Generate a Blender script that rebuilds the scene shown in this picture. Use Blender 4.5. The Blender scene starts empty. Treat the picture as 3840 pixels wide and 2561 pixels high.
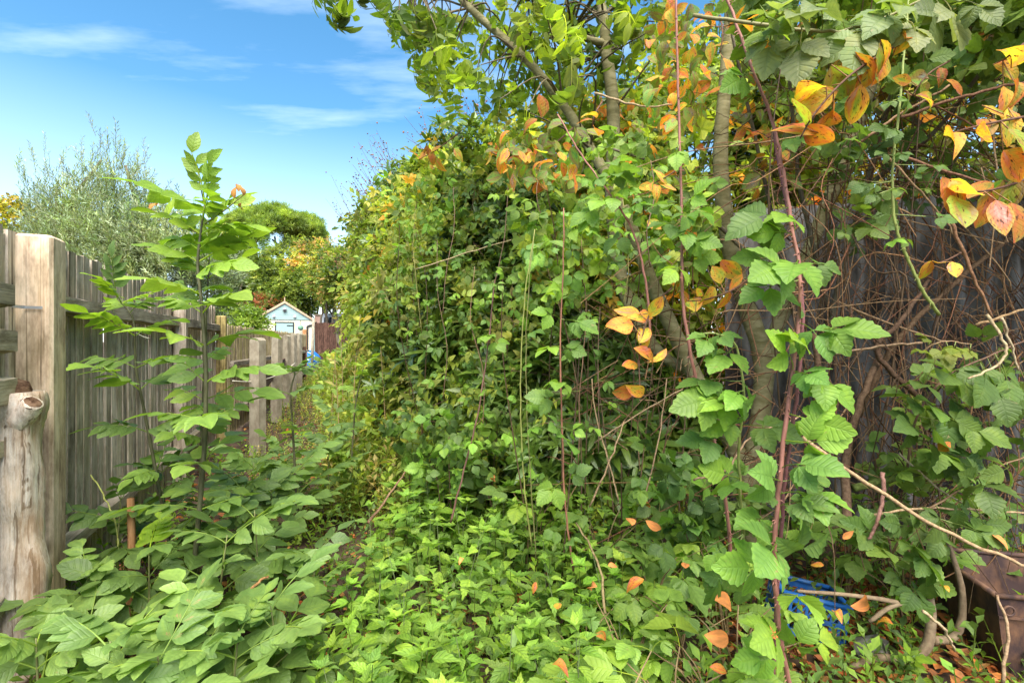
import bpy, math, random
import numpy as np
from mathutils import Vector, Matrix

random.seed(11)
rng = np.random.default_rng(11)
SC = bpy.context.scene
COL = SC.collection

# ------------------------------------------------------------------ camera, world, sun, exposure
H = 1.35                       # eye height, metres
LENS = 17.0
F = LENS / 36.0 * 3840.0       # focal length in photograph pixels
cam_data = bpy.data.cameras.new('camera')
cam_data.lens = LENS
cam_data.sensor_width = 36.0
cam_data.clip_start = 0.05
cam_data.clip_end = 2000.0
cam = bpy.data.objects.new('camera', cam_data)
cam.location = (0, 0, H)
cam.rotation_euler = (math.radians(90), 0, 0)
COL.objects.link(cam)
SC.camera = cam

SUN_EL, SUN_AZ = math.radians(55), math.radians(172)   # azimuth clockwise from +Y
SUN_DIR = Vector((math.sin(SUN_AZ) * math.cos(SUN_EL), math.cos(SUN_AZ) * math.cos(SUN_EL), math.sin(SUN_EL)))

world = bpy.data.worlds.new('World')
SC.world = world
world.use_nodes = True
nt = world.node_tree
nt.nodes.clear()
N = nt.nodes.new
sky = N('ShaderNodeTexSky'); sky.sky_type = 'NISHITA'; sky.sun_disc = False
sky.sun_elevation = SUN_EL; sky.sun_rotation = SUN_AZ
sky.air_density = 1.0; sky.dust_density = 0.6; sky.ozone_density = 1.2
hsv = N('ShaderNodeHueSaturation'); hsv.inputs['Saturation'].default_value = 1.28; hsv.inputs['Hue'].default_value = 0.488
tc = N('ShaderNodeTexCoord')
sep = N('ShaderNodeSeparateXYZ')
mx = N('ShaderNodeMath'); mx.operation = 'MAXIMUM'; mx.inputs[1].default_value = 0.06
dv = N('ShaderNodeVectorMath'); dv.operation = 'DIVIDE'
cb = N('ShaderNodeCombineXYZ')
mp = N('ShaderNodeMapping'); mp.inputs['Scale'].default_value = (0.35, 0.95, 1.0); mp.inputs['Rotation'].default_value = (0, 0, 0.12)
mp.inputs['Location'].default_value = (3.3, 1.2, 0)
n1 = N('ShaderNodeTexNoise'); n1.inputs['Scale'].default_value = 2.3; n1.inputs['Detail'].default_value = 8; n1.inputs['Roughness'].default_value = 0.55
r1 = N('ShaderNodeValToRGB'); r1.color_ramp.elements[0].position = 0.53; r1.color_ramp.elements[1].position = 0.90
r1.color_ramp.elements[1].color = (0.5, 0.5, 0.5, 1)
# thin veil towards the horizon
hz = N('ShaderNodeMapRange'); hz.inputs['From Min'].default_value = 0.0; hz.inputs['From Max'].default_value = 0.40
hz.inputs['To Min'].default_value = 0.5; hz.inputs['To Max'].default_value = 0.0
mxf = N('ShaderNodeMath'); mxf.operation = 'MAXIMUM'
mixc = N('ShaderNodeMix'); mixc.data_type = 'RGBA'
mixc.inputs['B'].default_value = (7.5, 8.2, 9.0, 1)
bg = N('ShaderNodeBackground'); bg.inputs['Strength'].default_value = 0.088
out = N('ShaderNodeOutputWorld')
L = nt.links.new
L(tc.outputs['Generated'], sep.inputs[0]); L(sep.outputs['Z'], mx.inputs[0])
L(mx.outputs[0], cb.inputs[0]); L(mx.outputs[0], cb.inputs[1]); L(mx.outputs[0], cb.inputs[2])
L(tc.outputs['Generated'], dv.inputs[0]); L(cb.outputs[0], dv.inputs[1]); L(dv.outputs[0], mp.inputs[0])
L(mp.outputs[0], n1.inputs['Vector']); L(n1.outputs['Fac'], r1.inputs[0])
L(sep.outputs['Z'], hz.inputs['Value']); L(r1.outputs[0], mxf.inputs[0]); L(hz.outputs[0], mxf.inputs[1])
L(sky.outputs[0], hsv.inputs['Color']); L(hsv.outputs[0], mixc.inputs['A'])
L(mxf.outputs[0], mixc.inputs['Factor']); L(mixc.outputs['Result'], bg.inputs['Color']); L(bg.outputs[0], out.inputs[0])

sun_data = bpy.data.lights.new('sun', 'SUN')
sun_data.energy = 3.8
sun_data.angle = math.radians(55)
sun_data.color = (1.0, 0.95, 0.86)
sun = bpy.data.objects.new('sun', sun_data)
sun.rotation_euler = (-SUN_DIR).to_track_quat('-Z', 'Y').to_euler()
sun.location = SUN_DIR * 50
COL.objects.link(sun)

SC.view_settings.view_transform = 'Standard'
SC.view_settings.look = 'None'
SC.view_settings.exposure = 1.76
SC.view_settings.gamma = 1.0
SC.render.engine = 'CYCLES'
SC.cycles.use_denoising = True
SC.cycles.max_bounces = 7
SC.cycles.diffuse_bounces = 4
SC.cycles.glossy_bounces = 2
SC.cycles.transmission_bounces = 4
SC.cycles.use_adaptive_sampling = True
SC.cycles.adaptive_threshold = 0.02

# ------------------------------------------------------------------ small helpers
def PX(px, py, Y):
    """world point seen at photograph pixel (px, py), at depth Y metres"""
    return np.array([(px - 1920.0) / F * Y, Y, H - (py - 1280.5) / F * Y])

def GR(px, Y):
    return np.array([(px - 1920.0) / F * Y, Y, 0.0])

def unit(a):
    a = np.asarray(a, float)
    return a / np.maximum(np.linalg.norm(a, axis=-1, keepdims=True), 1e-9)

def frames(D, U):
    """rows of rotation matrices: local +Y along D, local +Z near U"""
    D = unit(np.atleast_2d(D)); U = np.atleast_2d(U)
    X = np.cross(D, U)
    bad = np.linalg.norm(X, axis=1) < 1e-4
    if bad.any():
        X[bad] = np.cross(D[bad], np.array([0.31, 0.17, 0.93]))
    X = unit(X)
    Z = np.cross(X, D)
    return np.stack([X, D, Z], axis=2)

def catmull(pts, k=6):
    p = np.asarray(pts, float)
    if len(p) < 3:
        t = np.linspace(0, 1, k + 1)[:, None]
        return p[0] * (1 - t) + p[-1] * t
    q = np.vstack([2 * p[0] - p[1], p, 2 * p[-1] - p[-2]])
    outp = []
    for i in range(1, len(q) - 2):
        a, b, c, d = q[i - 1], q[i], q[i + 1], q[i + 2]
        for j in range(k):
            t = j / k
            outp.append(0.5 * (2 * b + (c - a) * t + (2 * a - 5 * b + 4 * c - d) * t * t + (3 * b - a - 3 * c + d) * t ** 3))
    outp.append(q[-2])
    return np.array(outp)

class T:
    """a bit of mesh: verts, quads, tris, leaf coordinates, tint"""
    def __init__(s, v, q=None, t=None, luv=None, tint=None):
        s.v = np.asarray(v, float).reshape(-1, 3)
        s.q = np.asarray(q if q is not None else [], int).reshape(-1, 4)
        s.t = np.asarray(t if t is not None else [], int).reshape(-1, 3)
        n = len(s.v)
        s.luv = np.zeros((n, 3)) if luv is None else np.asarray(luv, float)
        s.tint = np.ones((n, 3)) if tint is None else np.broadcast_to(np.asarray(tint, float), (n, 3)).copy()

    def moved(s, R=None, p=(0, 0, 0), sc=1.0, tint=None):
        v = s.v * sc
        if R is not None:
            v = v @ np.asarray(R).T
        return T(v + np.asarray(p), s.q, s.t, s.luv, s.tint if tint is None else s.tint * np.asarray(tint))

def join(ts):
    vs, qs, tr, lu, ti, o = [], [], [], [], [], 0
    for t in ts:
        vs.append(t.v); qs.append(t.q + o); tr.append(t.t + o); lu.append(t.luv); ti.append(t.tint)
        o += len(t.v)
    return T(np.vstack(vs), np.vstack(qs), np.vstack(tr), np.vstack(lu), np.vstack(ti))

def tube(pts, rad, n=6, tint=(1, 1, 1), cap=True, lump=0.0):
    p = np.asarray(pts, float)
    m = len(p)
    r = np.broadcast_to(np.asarray(rad, float), (m,))
    tan = unit(np.gradient(p, axis=0))
    a = np.array([0.0, 0, 1]) if abs(tan[0][2]) < 0.9 else np.array([1.0, 0, 0])
    x = unit(np.cross(tan[0], a))
    rows = []
    for i in range(m):
        x = unit(x - tan[i] * np.dot(x, tan[i]))
        y = np.cross(tan[i], x)
        th = np.linspace(0, 2 * np.pi, n, endpoint=False)
        rr = r[i] * (1 + (lump * rng.uniform(-1, 1, n) if lump else 0))
        rows.append(p[i] + (np.cos(th) * rr)[:, None] * x + (np.sin(th) * rr)[:, None] * y)
    v = np.vstack(rows)
    q = []
    for i in range(m - 1):
        for j in range(n):
            k = (j + 1) % n
            q.append((i * n + j, i * n + k, (i + 1) * n + k, (i + 1) * n + j))
    tr = []
    if cap:
        v = np.vstack([v, p[0], p[-1]])
        c0, c1 = len(v) - 2, len(v) - 1
        for j in range(n):
            k = (j + 1) % n
            tr.append((c0, k, j)); tr.append((c1, (m - 1) * n + j, (m - 1) * n + k))
    luv = np.zeros((len(v), 3)); luv[:, 0] = 0.5; luv[:, 1] = 2.0
    return T(v, q, tr, luv, tint)

def box(x0, x1, y0, y1, z0, z1):
    v = [(x, y, z) for x in (x0, x1) for y in (y0, y1) for z in (z0, z1)]
    q = [(0, 1, 3, 2), (4, 6, 7, 5), (0, 4, 5, 1), (2, 3, 7, 6), (0, 2, 6, 4), (1, 5, 7, 3)]
    return T(v, q)

def rbox(x0, x1, y0, y1, z0, z1, b=0.006):
    """box with chamfered vertical and top edges"""
    pts = [(x0 + b, y0), (x1 - b, y0), (x1, y0 + b), (x1, y1 - b), (x1 - b, y1), (x0 + b, y1), (x0, y1 - b), (x0, y0 + b)]
    cx, cy = (x0 + x1) / 2, (y0 + y1) / 2
    rings = [(z0, 0.0), (z1 - b, 0.0), (z1, b)]
    v = []
    for z, ins in rings:
        for (x, y) in pts:
            v.append((x + (ins if x < cx else -ins), y + (ins if y < cy else -ins), z))
    q = []
    for i in range(2):
        for j in range(8):
            k = (j + 1) % 8
            q.append((i * 8 + j, i * 8 + k, (i + 1) * 8 + k, (i + 1) * 8 + j))
    q += [(16, 17, 18, 23), (18, 19, 22, 23), (19, 20, 21, 22), (7, 2, 1, 0), (7, 6, 3, 2), (6, 5, 4, 3)]
    return T(v, q)

def prism(poly, y0, y1):
    """polygon in XZ extruded along Y (fan triangulated)"""
    n = len(poly)
    v = [(x, y0, z) for x, z in poly] + [(x, y1, z) for x, z in poly]
    q = [(i, (i + 1) % n, n + (i + 1) % n, n + i) for i in range(n)]
    t = [(0, i + 1, i) for i in range(1, n - 1)] + [(n, n + i, n + i + 1) for i in range(1, n - 1)]
    return T(v, q, t)

def mesh_of(t, name, mat, smooth=True):
    me = bpy.data.meshes.new(name)
    nq, ntr = len(t.q), len(t.t)
    me.vertices.add(len(t.v))
    me.vertices.foreach_set('co', t.v.astype(np.float32).ravel())
    me.loops.add(nq * 4 + ntr * 3)
    me.loops.foreach_set('vertex_index', np.concatenate([t.q.ravel(), t.t.ravel()]).astype(np.int32))
    me.polygons.add(nq + ntr)
    me.polygons.foreach_set('loop_start', np.concatenate([np.arange(nq) * 4, nq * 4 + np.arange(ntr) * 3]).astype(np.int32))
    me.polygons.foreach_set('use_smooth', np.full(nq + ntr, smooth))
    a = me.attributes.new('luv', 'FLOAT_VECTOR', 'POINT'); a.data.foreach_set('vector', t.luv.astype(np.float32).ravel())
    a = me.attributes.new('tint', 'FLOAT_COLOR', 'POINT')
    a.data.foreach_set('color', np.hstack([t.tint, np.ones((len(t.v), 1))]).astype(np.float32).ravel())
    me.update(calc_edges=True)
    if mat is not None:
        me.materials.append(mat)
    return me

def obj(name, t, mat, parent=None, smooth=True, loc=None):
    """one mesh object. t: a T in the parent's space (world space when there is no parent), or a ready mesh"""
    me = t if isinstance(t, bpy.types.Mesh) else mesh_of(t, name, mat, smooth)
    o = bpy.data.objects.new(name, me)
    COL.objects.link(o)
    if parent is not None:
        o.parent = parent
    if loc is not None:
        o.location = loc
    return o

def tag(o, label=None, cat=None, group=None, kind=None):
    if label: o['label'] = label
    if cat: o['category'] = cat
    if group: o['group'] = group
    if kind: o['kind'] = kind
    return o

def thing(name, loc, label, cat, group=None):
    o = bpy.data.objects.new(name, None)
    o.empty_display_size = 0.1
    COL.objects.link(o)
    o.location = loc
    return tag(o, label, cat, group)

def setmat(o, p, R, s):
    M = Matrix.Identity(4)
    for i in range(3):
        for j in range(3):
            M[i][j] = R[i][j] * s
        M[i][3] = p[i]
    o.matrix_basis = M

def place_many(ts, P, D, U, S, tint):
    """join many copies of the variants ts into one T (arrays of n)"""
    P = np.asarray(P); n = len(P)
    if n == 0:
        return []
    R = frames(D, U); S = np.broadcast_to(S, (n,)); tint = np.broadcast_to(tint, (n, 3))
    which = rng.integers(0, len(ts), n)
    res = []
    for k, t in enumerate(ts):
        idx = np.where(which == k)[0]
        if len(idx) == 0:
            continue
        m, nv = len(idx), len(t.v)
        V = np.einsum('nij,vj->nvi', R[idx], t.v) * S[idx][:, None, None] + P[idx][:, None, :]
        off = (np.arange(m) * nv)[:, None, None]
        lu = np.broadcast_to(t.luv, (m, nv, 3)).copy(); lu[:, :, 2] += rng.uniform(0, 50, m)[:, None]
        ti = t.tint[None] * tint[idx][:, None, :]
        res.append(T(V.reshape(-1, 3), (t.q[None] + off).reshape(-1, 4), (t.t[None] + off).reshape(-1, 3), lu.reshape(-1, 3), ti.reshape(-1, 3)))
    return res

def in_view(P, margin=40):
    px = 1920 + F * P[:, 0] / np.maximum(P[:, 1], 0.05); py = 1280.5 - F * (P[:, 2] - H) / np.maximum(P[:, 1], 0.05)
    return (P[:, 1] > 0.1) & (px > -margin) & (px < 3840 + margin) & (py > -margin) & (py < 2561 + margin)

_mcache = {}
def tmesh(t, name, mat):
    k = (id(t), mat.name)
    if k not in _mcache:
        _mcache[k] = (mesh_of(t, name, mat), t)
    return _mcache[k][0]

def leaf_objects(root, name, ts, mat, P, D, U, S, tint):
    """one object for each leaf (they share mesh data); parts of root, which stands unrotated at its base"""
    if len(P) == 0:
        return []
    R = frames(D, U)
    S = np.broadcast_to(S, (len(P),)); tint = np.broadcast_to(tint, (len(P), 3))
    o0 = np.array(root.location) if root is not None else np.zeros(3)
    res = []
    for i in range(len(P)):
        t = ts[rng.integers(0, len(ts))]
        o = bpy.data.objects.new(name, tmesh(t, name, mat))
        COL.objects.link(o)
        if root is not None:
            o.parent = root
        setmat(o, P[i] - o0, R[i], S[i])
        o.color = (*tint[i], 1)
        res.append(o)
    return res

def foliage(root, part, mass, ts, mat, P, D, U, S, tint, n_single):
    """the n_single leaves that show largest as parts of their own, the rest as one mass"""
    P, D, U = np.asarray(P), np.asarray(D), np.asarray(U)
    n = len(P)
    S = np.broadcast_to(S, (n,)); tint = np.broadcast_to(tint, (n, 3))
    W_ = np.random.default_rng(5).normal(0, 2.2, (6, 3)); cl = np.sin(P @ W_.T + np.arange(6)).mean(1)
    tint = tint * (1 + 0.8 * cl)[:, None] * np.stack([1 + 0.22 * cl, 1 + 0.05 * cl, 1 - 0.1 * cl], 1)
    score = S / np.maximum(np.linalg.norm(P - [0, 0, H], axis=1), 0.3) * in_view(P, 0) + rng.uniform(0, 1e-6, n)
    order = np.argsort(-score)
    a, b = order[:n_single], order[n_single:]
    leaf_objects(root, part, ts, mat, P[a], D[a], U[a], S[a], tint[a])
    rest = place_many(ts, P[b], D[b], U[b], S[b], tint[b])
    if rest:
        t = join(rest)
        t.v = t.v - np.array(root.location)
        o = obj(mass, t, mat, root)
        o['kind'] = 'stuff'

def pal(colors, n, jitter=0.12):
    c = np.array(colors)[rng.integers(0, len(colors), n)]
    return c * rng.uniform(1 - jitter, 1 + jitter, (n, 1)) * rng.uniform(1 - jitter * .4, 1 + jitter * .4, (n, 3))

# ------------------------------------------------------------------ materials
def newmat(name):
    m = bpy.data.materials.new(name)
    m.use_nodes = True
    m.node_tree.nodes.clear()
    return m, m.node_tree.nodes.new, m.node_tree.links.new

def ramp(Nn, pts):
    r = Nn('ShaderNodeValToRGB')
    e = r.color_ramp.elements
    while len(e) < len(pts):
        e.new(0.5)
    for i, (p, c) in enumerate(pts):
        e[i].position = p
        e[i].color = (*c, 1) if len(c) == 3 else c
    return r

def leaf_material(name, rough=0.5, spec=0.35, trans=0.35, veins=0.0, nv=7.0, autumn=None, bump=0.0, blotch=0.25, under=(1.25, 1.2, 1.3)):
    m, Nn, Lk = newmat(name)
    at = Nn('ShaderNodeAttribute'); at.attribute_name = 'tint'
    oi = Nn('ShaderNodeObjectInfo')
    mul = Nn('ShaderNodeMix'); mul.data_type = 'RGBA'; mul.blend_type = 'MULTIPLY'; mul.inputs['Factor'].default_value = 1
    Lk(at.outputs['Color'], mul.inputs['A']); Lk(oi.outputs['Color'], mul.inputs['B'])
    gn = Nn('ShaderNodeMix'); gn.data_type = 'RGBA'; gn.blend_type = 'MULTIPLY'; gn.inputs['Factor'].default_value = 1
    Lk(mul.outputs['Result'], gn.inputs['A']); gn.inputs['B'].default_value = (1, 1, 1, 1) if autumn else (1.62, 1.29, 0.90, 1)
    col = gn.outputs['Result']
    lu = Nn('ShaderNodeAttribute'); lu.attribute_name = 'luv'
    # leaf coordinates moved by the leaf's own number and the object's random, so no two leaves match
    add = Nn('ShaderNodeVectorMath'); add.operation = 'ADD'
    cmb = Nn('ShaderNodeCombineXYZ')
    rs = Nn('ShaderNodeMath'); rs.operation = 'MULTIPLY'; rs.inputs[1].default_value = 91.0
    Lk(oi.outputs['Random'], rs.inputs[0]); Lk(rs.outputs[0], cmb.inputs[2])
    Lk(lu.outputs['Vector'], add.inputs[0]); Lk(cmb.outputs[0], add.inputs[1])
    no = Nn('ShaderNodeTexNoise'); no.inputs['Scale'].default_value = 1.6; no.inputs['Detail'].default_value = 3
    Lk(add.outputs[0], no.inputs['Vector'])
    if autumn:
        no.inputs['Scale'].default_value = 1.5
        r = ramp(Nn, autumn)
        Lk(no.outputs['Fac'], r.inputs[0])
        mm = Nn('ShaderNodeMix'); mm.data_type = 'RGBA'; mm.blend_type = 'MULTIPLY'; mm.inputs['Factor'].default_value = 1
        Lk(col, mm.inputs['A']); Lk(r.outputs[0], mm.inputs['B'])
        col = mm.outputs['Result']
        # brown specks and scorched spots
        n2 = Nn('ShaderNodeTexNoise'); n2.inputs['Scale'].default_value = 6.5; n2.inputs['Detail'].default_value = 2
        Lk(add.outputs[0], n2.inputs['Vector'])
        r2 = ramp(Nn, [(0.61, (0, 0, 0)), (0.69, (1, 1, 1))])
        Lk(n2.outputs['Fac'], r2.inputs[0])
        m2 = Nn('ShaderNodeMix'); m2.data_type = 'RGBA'
        Lk(r2.outputs[0], m2.inputs['Factor']); Lk(col, m2.inputs['A']); m2.inputs['B'].default_value = (0.09, 0.03, 0.012, 1)
        col = m2.outputs['Result']
    else:
        r = ramp(Nn, [(0.30, (1 - blotch, 1 - blotch * .9, 1 - blotch)), (0.55, (1, 1, 1)), (0.78, (1 + blotch * 1.5, 1 + blotch, 1 - blotch * .3))])
        Lk(no.outputs['Fac'], r.inputs[0])
        mm = Nn('ShaderNodeMix'); mm.data_type = 'RGBA'; mm.blend_type = 'MULTIPLY'; mm.inputs['Factor'].default_value = 1
        Lk(col, mm.inputs['A']); Lk(r.outputs[0], mm.inputs['B'])
        col = mm.outputs['Result']
    if veins > 0 and not autumn:
        dn = Nn('ShaderNodeTexNoise'); dn.inputs['Scale'].default_value = 2.6; dn.inputs['Detail'].default_value = 5; dn.inputs['Roughness'].default_value = 0.65
        Lk(add.outputs[0], dn.inputs['Vector'])
        dr_ = ramp(Nn, [(0.655, (0, 0, 0)), (0.69, (0.6, 0.6, 0.6)), (0.76, (1, 1, 1))]); Lk(dn.outputs['Fac'], dr_.inputs[0])
        dm = Nn('ShaderNodeMix'); dm.data_type = 'RGBA'; Lk(dr_.outputs[0], dm.inputs['Factor']); Lk(col, dm.inputs['A']); dm.inputs['B'].default_value = (0.30, 0.22, 0.09, 1)
        col = dm.outputs['Result']
    bs = Nn('ShaderNodeBsdfPrincipled')
    if veins > 0:
        sp = Nn('ShaderNodeSeparateXYZ'); Lk(lu.outputs['Vector'], sp.inputs[0])
        ab = Nn('ShaderNodeMath'); ab.operation = 'ABSOLUTE'; Lk(sp.outputs['X'], ab.inputs[0])
        ma = Nn('ShaderNodeMath'); ma.operation = 'MULTIPLY_ADD'; ma.inputs[1].default_value = -0.22
        Lk(ab.outputs[0], ma.inputs[0]); Lk(sp.outputs['Y'], ma.inputs[2])
        fr = Nn('ShaderNodeMath'); fr.operation = 'MULTIPLY'; fr.inputs[1].default_value = nv * 2 * math.pi; Lk(ma.outputs[0], fr.inputs[0])
        si = Nn('ShaderNodeMath'); si.operation = 'COSINE'; Lk(fr.outputs[0], si.inputs[0])
        mr = Nn('ShaderNodeMapRange'); mr.inputs['From Min'].default_value = 0.2; mr.inputs['From Max'].default_value = 1.0
        Lk(si.outputs[0], mr.inputs['Value'])
        mid = Nn('ShaderNodeMapRange'); mid.inputs['From Min'].default_value = 0.0; mid.inputs['From Max'].default_value = 0.11
        mid.inputs['To Min'].default_value = 1.0; mid.inputs['To Max'].default_value = 0.0; Lk(ab.outputs[0], mid.inputs['Value'])
        vm = Nn('ShaderNodeMath'); vm.operation = 'MAXIMUM'; Lk(mr.outputs[0], vm.inputs[0]); Lk(mid.outputs[0], vm.inputs[1])
        vf = Nn('ShaderNodeMath'); vf.operation = 'MULTIPLY'; vf.inputs[1].default_value = veins; Lk(vm.outputs[0], vf.inputs[0])
        mv = Nn('ShaderNodeMix'); mv.data_type = 'RGBA'; Lk(vf.outputs[0], mv.inputs['Factor']); Lk(col, mv.inputs['A'])
        lt = Nn('ShaderNodeMix'); lt.data_type = 'RGBA'; lt.blend_type = 'MULTIPLY'; lt.inputs['Factor'].default_value = 1
        Lk(col, lt.inputs['A']); lt.inputs['B'].default_value = (0.62, 0.72, 0.7, 1)
        Lk(lt.outputs['Result'], mv.inputs['B']); col = mv.outputs['Result']
        if bump > 0:
            bp = Nn('ShaderNodeBump'); bp.inputs['Strength'].default_value = bump; bp.inputs['Distance'].default_value = 0.004; bp.invert = True
            Lk(vm.outputs[0], bp.inputs['Height']); Lk(bp.outputs[0], bs.inputs['Normal'])
    ge = Nn('ShaderNodeNewGeometry')
    mu = Nn('ShaderNodeMix'); mu.data_type = 'RGBA'; mu.blend_type = 'MULTIPLY'
    Lk(ge.outputs['Backfacing'], mu.inputs['Factor']); Lk(col, mu.inputs['A']); mu.inputs['B'].default_value = (*under, 1)
    bs.inputs['Roughness'].default_value = rough
    bs.inputs['Specular IOR Level'].default_value = spec
    Lk(mu.outputs['Result'], bs.inputs['Base Color'])
    tl = Nn('ShaderNodeBsdfTranslucent')
    tcx = Nn('ShaderNodeMix'); tcx.data_type = 'RGBA'; tcx.blend_type = 'MULTIPLY'; tcx.inputs['Factor'].default_value = 1
    Lk(col, tcx.inputs['A']); tcx.inputs['B'].default_value = (1.65, 1.75, 0.75, 1)
    Lk(tcx.outputs['Result'], tl.inputs['Color'])
    ms = Nn('ShaderNodeMixShader'); ms.inputs[0].default_value = trans
    Lk(bs.outputs[0], ms.inputs[1]); Lk(tl.outputs[0], ms.inputs[2])
    ou = Nn('ShaderNodeOutputMaterial'); Lk(ms.outputs[0], ou.inputs[0])
    return m

def simple(name, color, rough=0.6, spec=0.4, noise=None, metallic=0.0, bump=0.0, tinted=False, bscale=None, coords='Object'):
    """plain surface with a mottled colour. noise = (scale xyz, colour 2, lo, hi)"""
    m, Nn, Lk = newmat(name)
    bs = Nn('ShaderNodeBsdfPrincipled'); bs.inputs['Roughness'].default_value = rough
    bs.inputs['Specular IOR Level'].default_value = spec; bs.inputs['Metallic'].default_value = metallic
    oi = Nn('ShaderNodeObjectInfo')
    rgb = Nn('ShaderNodeRGB'); rgb.outputs[0].default_value = (*color, 1)
    col = rgb.outputs[0]
    if noise:
        sc, c2, lo, hi = noise
        tcn = Nn('ShaderNodeTexCoord'); mpn = Nn('ShaderNodeMapping'); mpn.inputs['Scale'].default_value = sc
        ad = Nn('ShaderNodeVectorMath'); ad.operation = 'ADD'
        cm = Nn('ShaderNodeCombineXYZ'); mu = Nn('ShaderNodeMath'); mu.operation = 'MULTIPLY'; mu.inputs[1].default_value = 37.0
        Lk(oi.outputs['Random'], mu.inputs[0])
        for i in range(3): Lk(mu.outputs[0], cm.inputs[i])
        Lk(tcn.outputs[coords], mpn.inputs[0]); Lk(mpn.outputs[0], ad.inputs[0]); Lk(cm.outputs[0], ad.inputs[1])
        no = Nn('ShaderNodeTexNoise'); no.inputs['Scale'].default_value = 1.0; no.inputs['Detail'].default_value = 6; no.inputs['Roughness'].default_value = 0.6
        Lk(ad.outputs[0], no.inputs['Vector'])
        r = ramp(Nn, [(lo, (0, 0, 0)), (hi, (1, 1, 1))]); Lk(no.outputs['Fac'], r.inputs[0])
        mi = Nn('ShaderNodeMix'); mi.data_type = 'RGBA'; Lk(r.outputs[0], mi.inputs['Factor']); Lk(col, mi.inputs['A']); mi.inputs['B'].default_value = (*c2, 1)
        col = mi.outputs['Result']
        if bump:
            bp = Nn('ShaderNodeBump'); bp.inputs['Strength'].default_value = bump; bp.inputs['Distance'].default_value = 0.01
            Lk(no.outputs['Fac'], bp.inputs['Height']); Lk(bp.outputs[0], bs.inputs['Normal'])
    if tinted:
        at = Nn('ShaderNodeAttribute'); at.attribute_name = 'tint'
        mul = Nn('ShaderNodeMix'); mul.data_type = 'RGBA'; mul.blend_type = 'MULTIPLY'; mul.inputs['Factor'].default_value = 1
        Lk(col, mul.inputs['A']); Lk(at.outputs['Color'], mul.inputs['B']); col = mul.outputs['Result']
        mul = Nn('ShaderNodeMix'); mul.data_type = 'RGBA'; mul.blend_type = 'MULTIPLY'; mul.inputs['Factor'].default_value = 1
        Lk(col, mul.inputs['A']); Lk(oi.outputs['Color'], mul.inputs['B']); col = mul.outputs['Result']
    Lk(col, bs.inputs['Base Color'])
    ou = Nn('ShaderNodeOutputMaterial'); Lk(bs.outputs[0], ou.inputs[0])
    return m

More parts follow.
